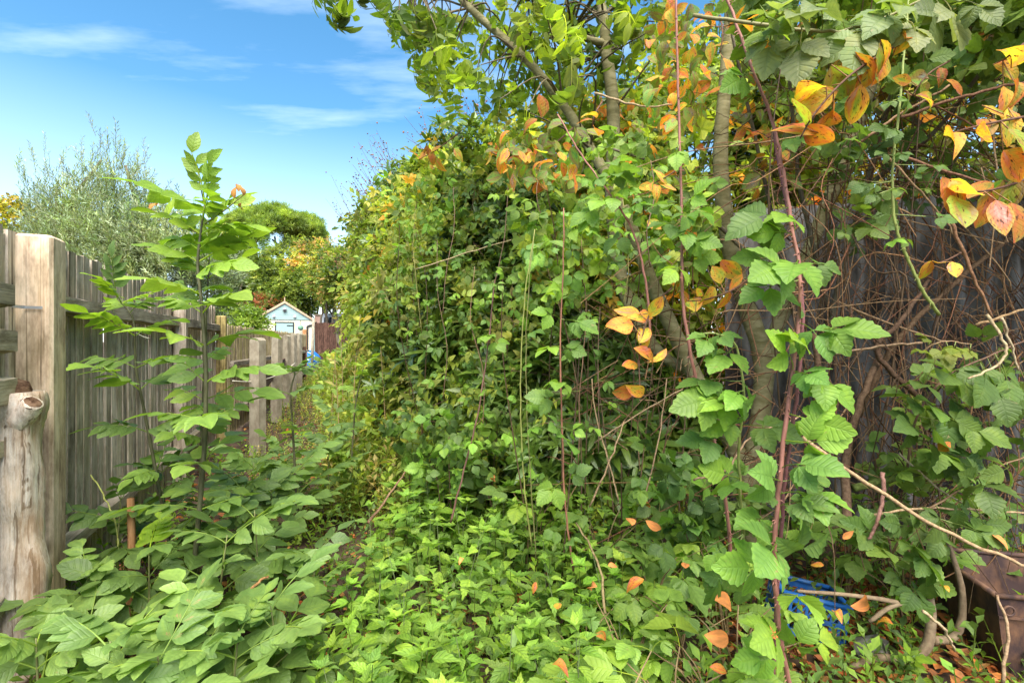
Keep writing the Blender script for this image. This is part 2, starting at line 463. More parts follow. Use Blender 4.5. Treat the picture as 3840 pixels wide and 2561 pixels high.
def wood(name, dark, mid, light, algae=None, algae_amt=0.5, axis='Z', bump=0.8, knots=True, scale=1.0):
    m, Nn, Lk = newmat(name)
    tcn = Nn('ShaderNodeTexCoord'); oi = Nn('ShaderNodeObjectInfo')
    mu = Nn('ShaderNodeMath'); mu.operation = 'MULTIPLY'; mu.inputs[1].default_value = 53.0; Lk(oi.outputs['Random'], mu.inputs[0])
    cm = Nn('ShaderNodeCombineXYZ')
    for i in range(3): Lk(mu.outputs[0], cm.inputs[i])
    ad = Nn('ShaderNodeVectorMath'); ad.operation = 'ADD'; Lk(tcn.outputs['Object'], ad.inputs[0]); Lk(cm.outputs[0], ad.inputs[1])
    def mapped(a, l):
        mpn = Nn('ShaderNodeMapping')
        s = {'Z': (a, a, l), 'X': (l, a, a), 'Y': (a, l, a)}[axis]
        mpn.inputs['Scale'].default_value = tuple(x * scale for x in s)
        Lk(ad.outputs[0], mpn.inputs[0]); return mpn.outputs[0]
    g = Nn('ShaderNodeTexNoise'); g.inputs['Scale'].default_value = 1; g.inputs['Detail'].default_value = 7; g.inputs['Roughness'].default_value = 0.65
    g.inputs['Distortion'].default_value = 0.4
    Lk(mapped(125, 3.0), g.inputs['Vector'])
    b = Nn('ShaderNodeTexNoise'); b.inputs['Scale'].default_value = 1; b.inputs['Detail'].default_value = 4
    Lk(mapped(14, 1.6), b.inputs['Vector'])
    mixf = Nn('ShaderNodeMath'); mixf.operation = 'MULTIPLY_ADD'; mixf.inputs[1].default_value = 0.55
    Lk(g.outputs['Fac'], mixf.inputs[0])
    hb = Nn('ShaderNodeMath'); hb.operation = 'MULTIPLY'; hb.inputs[1].default_value = 0.45; Lk(b.outputs['Fac'], hb.inputs[0])
    Lk(hb.outputs[0], mixf.inputs[2])
    r = ramp(Nn, [(0.33, dark), (0.48, mid), (0.64, light)]); Lk(mixf.outputs[0], r.inputs[0])
    col = r.outputs[0]
    # board to board difference
    vr = Nn('ShaderNodeMapRange'); vr.inputs['To Min'].default_value = 0.74; vr.inputs['To Max'].default_value = 1.22; Lk(oi.outputs['Random'], vr.inputs['Value'])
    cv = Nn('ShaderNodeCombineXYZ')
    for i in range(3): Lk(vr.outputs[0], cv.inputs[i])
    mm = Nn('ShaderNodeMix'); mm.data_type = 'RGBA'; mm.blend_type = 'MULTIPLY'; mm.inputs['Factor'].default_value = 1
    Lk(col, mm.inputs['A']); Lk(cv.outputs[0], mm.inputs['B']); col = mm.outputs['Result']
    ck = Nn('ShaderNodeTexNoise'); ck.inputs['Scale'].default_value = 1; ck.inputs['Detail'].default_value = 3; ck.inputs['Distortion'].default_value = 0.6
    Lk(mapped(48, 0.9), ck.inputs['Vector'])
    cr_ = ramp(Nn, [(0.60, (0, 0, 0)), (0.66, (0.85, 0.85, 0.85))]); Lk(ck.outputs['Fac'], cr_.inputs[0])
    mc = Nn('ShaderNodeMix'); mc.data_type = 'RGBA'; Lk(cr_.outputs[0], mc.inputs['Factor']); Lk(col, mc.inputs['A']); mc.inputs['B'].default_value = (*[c * 0.42 for c in dark], 1)
    col = mc.outputs['Result']
    sn = Nn('ShaderNodeTexNoise'); sn.inputs['Scale'].default_value = 1; sn.inputs['Detail'].default_value = 6; sn.inputs['Roughness'].default_value = 0.7
    Lk(mapped(16, 5), sn.inputs['Vector'])
    sr = ramp(Nn, [(0.36, (0.45, 0.42, 0.40)), (0.56, (1, 1, 1)), (0.72, (1.25, 1.22, 1.2))]); Lk(sn.outputs['Fac'], sr.inputs[0])
    ms_ = Nn('ShaderNodeMix'); ms_.data_type = 'RGBA'; ms_.blend_type = 'MULTIPLY'; ms_.inputs['Factor'].default_value = 1
    Lk(col, ms_.inputs['A']); Lk(sr.outputs[0], ms_.inputs['B']); col = ms_.outputs['Result']
    if knots:
        vo = Nn('ShaderNodeTexVoronoi'); vo.inputs['Scale'].default_value = 1.0; Lk(mapped(9, 3.0), vo.inputs['Vector'])
        kr = ramp(Nn, [(0.05, (1, 1, 1)), (0.16, (0, 0, 0))]); Lk(vo.outputs['Distance'], kr.inputs[0])
        kf = Nn('ShaderNodeMath'); kf.operation = 'MULTIPLY'; kf.inputs[1].default_value = 0.75; Lk(kr.outputs[0], kf.inputs[0])
        mk = Nn('ShaderNodeMix'); mk.data_type = 'RGBA'; Lk(kf.outputs[0], mk.inputs['Factor']); Lk(col, mk.inputs['A']); mk.inputs['B'].default_value = (*[c * 0.45 for c in dark], 1)
        col = mk.outputs['Result']
    if algae:
        an = Nn('ShaderNodeTexNoise'); an.inputs['Scale'].default_value = 1; an.inputs['Detail'].default_value = 5; Lk(mapped(5, 1.4), an.inputs['Vector'])
        ar = ramp(Nn, [(0.46, (0, 0, 0)), (0.68, (algae_amt,) * 3)]); Lk(an.outputs['Fac'], ar.inputs[0])
        ma = Nn('ShaderNodeMix'); ma.data_type = 'RGBA'; Lk(ar.outputs[0], ma.inputs['Factor']); Lk(col, ma.inputs['A']); ma.inputs['B'].default_value = (*algae, 1)
        col = ma.outputs['Result']
    bs = Nn('ShaderNodeBsdfPrincipled'); bs.inputs['Roughness'].default_value = 0.85; bs.inputs['Specular IOR Level'].default_value = 0.2
    Lk(col, bs.inputs['Base Color'])
    bp = Nn('ShaderNodeBump'); bp.inputs['Strength'].default_value = bump; bp.inputs['Distance'].default_value = 0.004
    Lk(mixf.outputs[0], bp.inputs['Height']); Lk(bp.outputs[0], bs.inputs['Normal'])
    ou = Nn('ShaderNodeOutputMaterial'); Lk(bs.outputs[0], ou.inputs[0])
    return m

M = {}
M['bramble'] = leaf_material('bramble_leaf', rough=0.5, spec=0.35, trans=0.38, veins=0.26, nv=7, bump=0.35, under=(1.5, 1.35, 1.7))
M['elder'] = leaf_material('elder_leaf', rough=0.5, spec=0.4, trans=0.34, veins=0.16, nv=6, bump=0.3, under=(1.3, 1.25, 1.35))
M['nettle'] = leaf_material('nettle_leaf', rough=0.55, spec=0.35, trans=0.36, veins=0.35, nv=6, bump=0.6)
M['glossy'] = leaf_material('glossy_leaf', rough=0.36, spec=0.45, trans=0.18, veins=0.0, blotch=0.2, under=(1.5, 1.35, 1.2))
M['leaf'] = leaf_material('plain_leaf', rough=0.55, spec=0.3, trans=0.42, blotch=0.3)
M['crown'] = leaf_material('crown_leaf', rough=0.55, spec=0.3, trans=0.5, veins=0.25, nv=6, blotch=0.2)
M['olive'] = leaf_material('olive_leaf', rough=0.5, spec=0.35, trans=0.2, blotch=0.15, under=(1.9, 1.75, 2.2))
M['autumn'] = leaf_material('autumn_leaf', rough=0.55, spec=0.3, trans=0.38, veins=0.12, nv=8, bump=0.3,
                            autumn=[(0.30, (0.26, 0.34, 0.05)), (0.40, (0.55, 0.40, 0.05)), (0.50, (0.72, 0.33, 0.04)), (0.60, (0.70, 0.21, 0.06)), (0.70, (0.62, 0.26, 0.17)), (0.80, (0.66, 0.42, 0.28))])
M['litter'] = leaf_material('dead_leaf', rough=0.8, spec=0.15, trans=0.1, blotch=0.4)
M['stem'] = simple('stem', (1, 1, 1), rough=0.6, spec=0.3, noise=((60, 60, 25), (0.6, 0.55, 0.5), 0.4, 0.7), tinted=True)
M['twig'] = simple('twig', (1, 1, 1), rough=0.85, spec=0.15, noise=((90, 90, 90), (0.5, 0.45, 0.42), 0.4, 0.65), tinted=True, bump=0.3)
M['bark'] = simple('smooth_bark', (0.165, 0.143, 0.062), rough=0.85, spec=0.2, noise=((9, 9, 26), (0.28, 0.245, 0.13), 0.40, 0.62), bump=0.8)
M['darkbark'] = simple('dark_bark', (0.09, 0.07, 0.05), rough=0.9, spec=0.15, noise=((20, 20, 5), (0.2, 0.17, 0.12), 0.4, 0.65), bump=0.8)
M['fence'] = wood('weathered_board', (0.22, 0.165, 0.115), (0.50, 0.41, 0.315), (0.66, 0.57, 0.46), algae=(0.34, 0.30, 0.14), algae_amt=0.35)
M['rail'] = wood('weathered_rail', (0.17, 0.13, 0.09), (0.36, 0.29, 0.21), (0.52, 0.45, 0.36), algae=(0.3, 0.27, 0.1), algae_amt=0.3, axis='X')
M['post'] = wood('sawn_post', (0.38, 0.25, 0.15), (0.62, 0.46, 0.32), (0.73, 0.59, 0.44), algae=(0.44, 0.37, 0.19), algae_amt=0.35, bump=0.8)
M['goldpost'] = wood('green_treated_post', (0.2, 0.15, 0.05), (0.34, 0.26, 0.10), (0.42, 0.34, 0.15), algae=(0.25, 0.24, 0.07), algae_amt=0.6)
M['fence2'] = wood('streaked_board', (0.13, 0.095, 0.06), (0.33, 0.26, 0.16), (0.46, 0.38, 0.25), algae=(0.30, 0.27, 0.08), algae_amt=0.6)
M['brownfence'] = wood('brown_stained_board', (0.045, 0.022, 0.014), (0.085, 0.042, 0.028), (0.13, 0.07, 0.05))
M['concrete'] = simple('old_concrete', (0.21, 0.175, 0.125), rough=0.9, spec=0.15, noise=((14, 14, 9), (0.31, 0.275, 0.205), 0.4, 0.65), bump=0.4)
M['log'] = wood('stripped_log', (0.42, 0.28, 0.17), (0.69, 0.56, 0.44), (0.80, 0.72, 0.63), algae=(0.48, 0.27, 0.13), algae_amt=0.7, bump=1.0, scale=1.3)
M['knot'] = simple('dark_knot', (0.07, 0.035, 0.02), rough=0.9, spec=0.1, noise=((30, 30, 30), (0.22, 0.13, 0.08), 0.4, 0.6), bump=0.8)
M['stake'] = simple('bare_stake', (0.30, 0.14, 0.055), rough=0.8, spec=0.2, noise=((40, 40, 6), (0.42, 0.22, 0.1), 0.4, 0.6), bump=0.4)
M['soil'] = simple('soil', (0.045, 0.030, 0.021), rough=0.95, spec=0.1, noise=((7, 7, 7), (0.105, 0.070, 0.046), 0.42, 0.62), bump=0.8)
M['cream'] = simple('cream_render', (0.72, 0.66, 0.50), rough=0.85, spec=0.2, noise=((3, 3, 3), (0.62, 0.56, 0.42), 0.4, 0.7))
M['paleblue'] = simple('pale_blue_paint', (0.27, 0.38, 0.365), rough=0.6, spec=0.3, noise=((5, 5, 5), (0.24, 0.34, 0.33), 0.4, 0.7))
M['barge'] = simple('tan_bargeboard', (0.50, 0.36, 0.24), rough=0.7, spec=0.2, noise=((6, 6, 6), (0.42, 0.29, 0.19), 0.4, 0.6))
M['rooftile'] = simple('brown_roof', (0.16, 0.08, 0.055), rough=0.9, spec=0.1, noise=((9, 9, 9), (0.10, 0.06, 0.045), 0.4, 0.6))
M['black'] = simple('black_plastic', (0.02, 0.02, 0.022), rough=0.45, spec=0.4)
M['white'] = simple('white_paint', (0.72, 0.73, 0.74), rough=0.35, spec=0.5)
M['glass'] = simple('dark_glass', (0.05, 0.06, 0.07), rough=0.12, spec=0.6)
M['pink'] = simple('pink_render', (0.55, 0.36, 0.29), rough=0.9, spec=0.1, noise=((4, 4, 4), (0.47, 0.3, 0.24), 0.4, 0.6))
M['bluedrum'] = simple('blue_plastic', (0.012, 0.11, 0.42), rough=0.4, spec=0.4, noise=((9, 9, 9), (0.02, 0.15, 0.48), 0.4, 0.7))
M['bluecrate'] = simple('blue_crate_plastic', (0.015, 0.10, 0.33), rough=0.45, spec=0.4, noise=((15, 15, 15), (0.09, 0.16, 0.28), 0.5, 0.72))
M['rust'] = simple('rusty_steel', (0.05, 0.028, 0.026), rough=0.7, spec=0.4, metallic=0.2, noise=((13, 13, 7), (0.19, 0.095, 0.05), 0.42, 0.68), bump=0.5)
M['greypot'] = simple('grey_plastic', (0.22, 0.21, 0.18), rough=0.6, spec=0.3, noise=((20, 20, 20), (0.13, 0.11, 0.085), 0.42, 0.65))
M['sheet'] = simple('old_fibre_cement', (0.135, 0.128, 0.122), rough=0.9, spec=0.15, noise=((6, 6, 3), (0.04, 0.032, 0.027), 0.40, 0.62), bump=0.4)
M['string'] = simple('pale_string', (0.6, 0.55, 0.45), rough=0.8, spec=0.2)
M['steel'] = simple('galvanised', (0.45, 0.46, 0.47), rough=0.4, spec=0.5, metallic=0.7)
M['berry'] = simple('dry_seed', (0.10, 0.055, 0.035), rough=0.8, spec=0.2, tinted=True)
M['cutwood'] = simple('cut_branch', (0.15, 0.10, 0.06), rough=0.85, spec=0.2, noise=((30, 30, 30), (0.24, 0.175, 0.105), 0.4, 0.65), bump=0.5)
M['greenglobe'] = simple('green_globe', (0.16, 0.30, 0.22), rough=0.6, spec=0.3, noise=((20, 20, 20), (0.10, 0.22, 0.14), 0.4, 0.6))

# ------------------------------------------------------------------ leaf shapes
def leafshape(nv, w, fold=0.25, curl=0.3, serr=0.0, wave=0.0, seed=0, twist=0.0, nu=2):
    """one leaf, base at the origin, along +Y, length 1, face up +Z. w: half width as a function of v"""
    r = np.random.default_rng(seed)
    V, Lu = [], []
    us = np.linspace(-1, 1, nu + 1)
    vs = np.linspace(0, 1, nv + 1)
    y = z = 0.0
    prev = 0.0
    for i, v in enumerate(vs):
        ang = -curl * v * 1.6 + 0.25 * curl
        y += math.cos(ang) * (v - prev); z += math.sin(ang) * (v - prev); prev = v
        hw = max(w(v), 0.004)
        for u in us:
            ww = hw; dy = 0.0
            if serr and abs(u) > 0.9 and 0 < i < nv:
                if i % 2: ww = hw * (1 + serr); dy = 0.02
                else: ww = hw * (1 - serr * 1.2); dy = -0.02
            zz = z + fold * abs(u) * ww + (wave * r.uniform(-1, 1) if 0 < i < nv and u != 0 else 0)
            tw = twist * v
            x = u * ww
            V.append((x * math.cos(tw), y + dy, zz + x * math.sin(tw)))
            Lu.append((u, v, 0))
    k = nu + 1
    c = nu // 2
    V = [V[c]] + V[k:nv * k] + [V[nv * k + c]]
    Lu = [Lu[c]] + Lu[k:nv * k] + [Lu[nv * k + c]]
    q, t = [], []
    for j in range(nu):
        t.append((0, 1 + j + 1, 1 + j)); e = len(V) - 1; b = e - k
        t.append((e, b + j, b + j + 1))
    for i in range(nv - 2):
        for j in range(nu):
            a = 1 + i * k + j
            q.append((a, a + 1, a + k + 1, a + k))
    return T(V, q, t, Lu)

ovate = lambda a, b=1.25: (lambda v: a * (max(math.sin(math.pi * min(v, 1) ** (1 / b)), 0) ** 0.8) * (1 - 0.25 * v) if 0 < v < 1 else 0.0)
def ovate_w(a, peak=0.38, tip=1.4):
    def f(v):
        if v <= 0 or v >= 1: return 0.0
        if v < peak: return a * math.sin(0.5 * math.pi * v / peak) ** 0.75
        s = (v - peak) / (1 - peak)
        return a * (1 - s ** tip) * (1 - 0.25 * s)
    return f
lance_w = lambda a: ovate_w(a, 0.5, 1.8)

def rotz(a):
    c, s = math.cos(a), math.sin(a); return np.array([[c, -s, 0], [s, c, 0], [0, 0, 1]])
def rotx(a):
    c, s = math.cos(a), math.sin(a); return np.array([[1, 0, 0], [0, c, -s], [0, s, c]])
def roty(a):
    c, s = math.cos(a), math.sin(a); return np.array([[c, 0, s], [0, 1, 0], [-s, 0, c]])

def bramble_leaf(n, seed, nv=12, droop=0.35):
    r = np.random.default_rng(seed)
    parts = []
    pet = catmull([(0, 0, 0), (0, 0.35, 0.06), (0, 0.7, 0.02)], 3)
    parts.append(tube(pet, 0.016, 4, (1.0, 0.85, 0.5), cap=False))
    tip = pet[-1]
    angs = {3: [0, 1.25, -1.25], 5: [0, 1.0, -1.0, 1.95, -1.95], 4: [0.15, 1.2, -1.0, -2.0]}[n]
    for i, a in enumerate(angs):
        sz = (1.0 if i == 0 else 0.88 if i < 3 else 0.66) * r.uniform(0.9, 1.1)
        lf = leafshape(nv, ovate_w(r.uniform(0.37, 0.44) if nv > 6 else r.uniform(0.27, 0.34), 0.45, 1.9), fold=r.uniform(0.12, 0.34), curl=r.uniform(0.15, 0.6), serr=0.055 if nv > 6 else 0.0, wave=0.010, seed=seed * 9 + i)
        R = rotz(a + r.uniform(-.12, .12)) @ rotx(-droop + r.uniform(-0.25, 0.25)) @ roty(r.uniform(-0.25, 0.25))
        st = 0.22 if i == 0 else 0.06
        p = tip + R @ np.array([0, st, 0])
        parts.append(tube([tip, p], 0.012, 3, (1.0, 1.0, 0.6), cap=False))
        parts.append(lf.moved(R, p, sz, tint=r.uniform(0.9, 1.1)))
    return join(parts)

def pinnate_leaf(pairs, seed, nv=8, droop=0.5, lw=0.30, hang=0.16, ll=0.40, serr=0.025):
    """elder or ash leaf: length 1 along +Y"""
    r = np.random.default_rng(seed)
    pts, y, z, n = [(0, 0, 0)], 0.0, 0.0, 8
    sway = r.uniform(-0.25, 0.25)
    for i in range(1, n + 1):
        a = 0.25 - droop * 1.7 * i / n
        y += math.cos(a) * 0.72 / n; z += math.sin(a) * 0.72 / n
        pts.append((sway * y * y, y, z))
    pts = np.array(pts)
    parts = [tube(pts, np.linspace(0.012, 0.006, len(pts)), 4, (1.5, 1.35, 0.9), cap=False)]
    def leaflet(i, base, fwd, ang, sz):
        lf = leafshape(nv, ovate_w(lw * r.uniform(0.9, 1.15), 0.45, 2.0), fold=r.uniform(0.05, 0.28), curl=r.uniform(0.0, 0.5), serr=serr, wave=0.012, seed=seed * 31 + i, twist=r.uniform(-.4, .4))
        pitch = math.atan2(fwd[2], fwd[1])
        R = rotx(pitch * 0.8) @ rotz(ang) @ rotx(-hang * r.uniform(0.3, 1.5)) @ roty(r.uniform(-0.35, 0.35))
        parts.append(lf.moved(R, base, sz * r.uniform(0.88, 1.1), tint=r.uniform(0.88, 1.12)))
    for k in range(pairs):
        f = 0.30 + 0.60 * k / max(pairs - 0.4, 1)
        i = min(int(f * n), n - 1)
        b = pts[i] + (pts[i + 1] - pts[i]) * (f * n - i)
        fw = pts[i + 1] - pts[i]
        s = ll * (0.86 + 0.14 * math.sin(math.pi * (k + 0.7) / pairs))
        leaflet(2 * k, b, fw, -1.05 + 0.1 * k, s); leaflet(2 * k + 1, b, fw, 1.05 - 0.1 * k, s)
    leaflet(99, pts[-1], pts[-1] - pts[-2], r.uniform(-.2, .2), ll * 1.12)
    return join(parts)

def whorl(n, seed, w=0.13, nv=3, curl=0.35, spread=1.15, tint=None, stem=0.35):
    """rosette of lance leaves round the end of a shoot that points along +Y; size 1 = leaf length"""
    r = np.random.default_rng(seed)
    parts = [tube([(0, -stem, 0), (0, 0, 0)], 0.018, 3, (0.9, 0.8, 0.5), cap=False)]
    for i in range(n):
        a = i * 2.4 + r.uniform(-.3, .3)
        lf = leafshape(nv, lance_w(w * r.uniform(0.85, 1.15)), fold=0.3, curl=curl * r.uniform(0.4, 1.7), seed=seed * 7 + i)
        tilt = spread * r.uniform(0.55, 1.15)
        R = roty(a) @ rotx(tilt)
        R = R @ roty(math.pi)            # face towards the shoot's end
        parts.append(lf.moved(R, (0, -0.10 * r.uniform(0, 1.4), 0), r.uniform(0.72, 1.08), tint=r.uniform(0.8, 1.2)))
    return join(parts)

def shoot(n, seed, w, nv=3, length=1.0, leaf=0.45, curl=0.4, angle=0.95, droop=0.25, two_rows=False, wfun=None, wob=0.25, pet=0.08, serr=0.0, stemtint=(0.8, 0.7, 0.45)):
    """leafy shoot along +Y, alternate leaves; length 1 with leaves of the given size"""
    r = np.random.default_rng(seed)
    pts = [(0, 0, 0)]
    for i in range(1, 7):
        t = i / 6
        pts.append((r.uniform(-.05, .05) + 0.0, t * length, -droop * t * t + r.uniform(-.02, .02)))
    pts = np.array(pts)
    parts = [tube(pts[::3], np.linspace(0.014, 0.006, 3), 3, stemtint, cap=False)]
    for i in range(n):
        f = 0.12 + 0.88 * i / max(n - 1, 1)
        k = min(int(f * 6), 5)
        b = pts[k] + (pts[k + 1] - pts[k]) * (f * 6 - k)
        a = (0 if i % 2 else math.pi) + r.uniform(-.4, .4) if two_rows else i * 2.4 + r.uniform(-.4, .4)
        wf = (wfun or ovate_w)(w * r.uniform(0.85, 1.15))
        lf = leafshape(nv, wf, fold=r.uniform(0.1, 0.4), curl=curl * r.uniform(0.3, 1.7), seed=seed * 13 + i, serr=serr)
        tilt = angle * r.uniform(0.7, 1.2) * (1 - 0.4 * f)
        if two_rows:
            R = rotz(-tilt if i % 2 else tilt) @ rotx(r.uniform(-.6, .1)) @ roty(r.uniform(-.4, .4))
        else:
            R = roty(a) @ rotx(tilt) @ roty(math.pi + r.uniform(-wob, wob))
        p = b + R @ np.array([0, pet * leaf, 0])
        parts.append(lf.moved(R, p, leaf * r.uniform(0.7, 1.15), tint=r.uniform(0.8, 1.2)))
    return join(parts)

TP = {}
TP['bramble3'] = [bramble_leaf(3, 100 + i) for i in range(5)]
TP['bramble5'] = [bramble_leaf(5, 200 + i) for i in range(4)]
TP['bramble'] = TP['bramble3'] + TP['bramble5']
TP['bramble_far'] = [bramble_leaf(3 + 2 * (i % 2), 300 + i, nv=5, droop=0.5) for i in range(6)]
TP['elder'] = [pinnate_leaf(3, 400 + i, droop=0.12 + 0.09 * i) for i in range(4)] + [pinnate_leaf(4, 420 + i, droop=0.15 + 0.1 * i, ll=0.34) for i in range(4)] + [pinnate_leaf(2, 440 + i, droop=0.3, ll=0.46) for i in range(2)]
TP['elder_up'] = [pinnate_leaf(4, 460 + i, droop=-0.05, hang=0.1, ll=0.29, lw=0.24) for i in range(3)]
TP['elder_far'] = [pinnate_leaf(3, 480 + i, nv=3, droop=0.2 + 0.15 * i, serr=0) for i in range(4)]
TP['ash'] = [pinnate_leaf(3, 500 + i, nv=4, droop=0.4 + 0.2 * i, hang=0.9, ll=0.38, lw=0.2, serr=0.05) for i in range(6)]
TP['nettle_leaf'] = [leafshape(12, ovate_w(0.27, 0.3, 1.25), fold=0.25, curl=0.2 + 0.12 * i, serr=0.07, wave=0.012, seed=600 + i) for i in range(5)]
TP['oval'] = [leafshape(9, ovate_w(0.23 + 0.06 * (i % 3), 0.42 + 0.06 * (i % 3), 2.4 + 0.6 * (i % 2)), fold=0.15 + 0.1 * (i % 3), curl=-0.1 + 0.17 * i, wave=0.02, seed=640 + i, twist=(-1) ** i * 0.2 * i) for i in range(6)]
TP['curled'] = [leafshape(6, ovate_w(0.24, 0.5, 1.9), fold=0.9, curl=0.9, wave=0.05, seed=660 + i, twist=0.7 * (-1) ** i) for i in range(4)]
TP['rhodo'] = [whorl(9, 700 + i, w=0.12, nv=3) for i in range(7)]
TP['ivy'] = [shoot(8, 720 + i, 0.38, nv=2, leaf=0.40, droop=0.4, two_rows=i % 2 == 0) for i in range(8)]
def climber(nv_): return [shoot(8, 740 + i, 0.255 if i % 3 else 0.19, nv=nv_, leaf=0.46 if i % 3 else 0.36, droop=0.7, two_rows=i % 2 == 0, wob=1.0, curl=0.7) for i in range(9)] + [whorl(8, 750 + i, w=0.11, nv=nv_, spread=1.0).moved(None, (0, 0.3, 0), 0.62) for i in range(2)]
TP['climber'], TP['climber_far'] = climber(3), climber(2)
TP['olive'] = [shoot(16, 760 + i, 0.10, nv=2, leaf=0.24, droop=0.05, angle=0.75, curl=0.1, wfun=lance_w, wob=1.5) for i in range(6)]
TP['needles'] = [whorl(8, 780 + i, w=0.06, nv=2, curl=0.1, spread=0.9, stem=0.5) for i in range(5)]
TP['weed'] = [shoot(10, 800 + i, 0.28, nv=2, leaf=0.26, droop=0.05, angle=1.0) for i in range(6)]
TP['spray'] = [shoot(14, 820 + i, 0.16, nv=2, leaf=0.25, droop=0.25, two_rows=True, angle=0.8, wfun=lance_w) for i in range(5)]

# ------------------------------------------------------------------ ground
def ground_z(x, y):
    return 0.03 * np.sin(x * 2.1 + 0.7) * np.cos(y * 1.7) + 0.02 * np.sin(x * 5.3 - y * 4.1) - 0.02

ax = np.concatenate([[-900, -300, -120, -60, -30, -20], np.arange(-14, 8.01, 0.25), [12, 20, 40, 120, 300, 900]])
ay = np.concatenate([[-900, -300, -60, -20, -8, -4], np.arange(-2, 16.01, 0.25), [18, 22, 30, 45, 80, 200, 500, 1500]])
gx, gy = np.meshgrid(ax, ay, indexing='ij')
near = (np.abs(gx) < 14.5) & (gy < 16.5) & (gy > -2.5)
gz = np.where(near, ground_z(gx, gy), -0.02)
nx, ny = gx.shape
ii = (np.arange(nx - 1)[:, None] * ny + np.arange(ny - 1)[None]).ravel()
g = obj('ground', T(np.stack([gx, gy, gz], -1).reshape(-1, 3), np.stack([ii, ii + ny, ii + ny + 1, ii + 1], 1)), M['soil'])
tag(g, kind='structure')

# ------------------------------------------------------------------ fences
def fence_root(name, A, B, label, cat='fence'):
    r = thing(name, (A[0], A[1], 0), label, cat)
    r.rotation_euler.z = math.atan2(B[1] - A[1], B[0] - A[0])
    return r, math.hypot(B[0] - A[0], B[1] - A[1])

def board_T(w, h, t0, t1, seed):
    """feather-edge board, local X across, Z up, slightly uneven top"""
    r = np.random.default_rng(seed)
    d = r.uniform(-0.006, 0.006)
    v, zs = [], [0, h * 0.33, h * 0.66, h]
    for i, z in enumerate(zs):
        e = r.uniform(-0.002, 0.002)
        top = d if i == 3 else 0
        v += [(0, e, z + top), (w, e, z - top), (w, t1 + e, z - top), (0, t0 + e, z + top)]
    q = []
    for i in range(3):
        for j in range(4):
            k = (j + 1) % 4
            q.append((i * 4 + j, i * 4 + k, i * 4 + 4 + k, i * 4 + 4 + j))
    q += [(3, 2, 1, 0), (12, 13, 14, 15)]
    return T(v, q)

FU = np.array([-0.393, 0.919]); FN = np.array([0.919, 0.393])      # along the fence, towards the path
def fline(Y): return np.array([-1.223 - 0.4276 * Y, Y])
A, B = fline(1.15), fline(6.62)
fence1, flen = fence_root('board_fence', A, B, 'weathered grey-brown board fence with thick rails beside the stripped log')
bv = [mesh_of(board_T(0.086, 1.80, 0.014, 0.011, 20 + i), 'board', M['fence'], False) for i in range(5)]
bk = [mesh_of(board_T(0.06, 1.80, 0.012, 0.012, 27 + i), 'board', M['fence'], False) for i in range(3)]
n = int(flen / 0.104)
for i in range(n):
    o = obj('board', bv[i % 5], None, fence1, loc=(i * 0.104, 0.0 + random.uniform(0, .004), 0.02 + random.uniform(-.014, .014)))
    o.rotation_euler = (random.uniform(-.004, .004), random.uniform(-.005, .005), 0.03 + random.uniform(-.03, .03))
    o = obj('board', bk[i % 3], None, fence1, loc=(i * 0.104 + 0.066, 0.021, random.uniform(-.02, .01)))
def rail_T(L_, seed, h=0.085, d=0.055):
    r = np.random.default_rng(seed)
    v, q, m = [], [], 9
    for i in range(m):
        x = L_ * i / (m - 1); dz = r.uniform(-.006, .006); dy = r.uniform(-.003, .003)
        v += [(x, dy, dz), (x, dy - d, dz + 0.012), (x, dy - d, dz + h - 0.012 + r.uniform(-.006, .006)), (x, dy, dz + h)]
    for i in range(m - 1):
        for j in range(4):
            k = (j + 1) % 4
            q.append((i * 4 + j, i * 4 + k, i * 4 + 4 + k, i * 4 + 4 + j))
    q += [(3, 2, 1, 0), (4 * m - 4, 4 * m - 3, 4 * m - 2, 4 * m - 1)]
    return T(v, q)
for k, (z, h) in enumerate([(1.48, 0.10), (0.30, 0.085), (0.90, 0.085)]):
    for s, (x0, x1) in enumerate([(0.0, 0.80), (1.13, 3.6), (3.62, flen)]):
        if k == 2 and s != 0: continue
        obj('rail', rail_T(x1 - x0, 30 + k * 5 + s, h), M['rail'], fence1, False, loc=(x0, -0.012, z))
# big square gate post: front right corner found at (-2.007, 2.11)
c0 = np.array([-2.007, 2.11]) - FN * 0.068 + FU * 0.07
d = c0 - A; lx, ly = d @ FU, -(d @ FN)
def post_T(w, h, seed, cut=0.012):
    r = np.random.default_rng(seed)
    t = rbox(-w / 2, w / 2, -w / 2, w / 2, 0, h, cut)
    return t
po = obj('post', post_T(0.138, 1.835, 1), M['post'], fence1, False, loc=(lx, ly, -0.02))
po['label'] = 'thick sawn timber post, pale brown'
obj('bracket', join([box(-0.002, 0.0, -0.03, 0.03, 0, 0.012), box(-0.09, 0, 0.028, 0.032, 0, 0.012)]), M['steel'], fence1, False, loc=(lx - 0.0795, ly - 0.01, 1.49))
for z, hh in ((1.30, 0.10), (1.10, 0.12)):
    obj('rail', rail_T(0.78, int(z * 50), hh), M['rail'], fence1, False, loc=(0.0, -0.03, z))
obj('post', post_T(0.10, 1.80, 3), M['fence'], fence1, False, loc=(3.61, -0.06, 0))
p = obj('post', post_T(0.12, 1.70, 2), M['goldpost'], fence1, False, loc=(flen - 0.02, -0.07, 0))
p['label'] = 'yellowish green corner post'

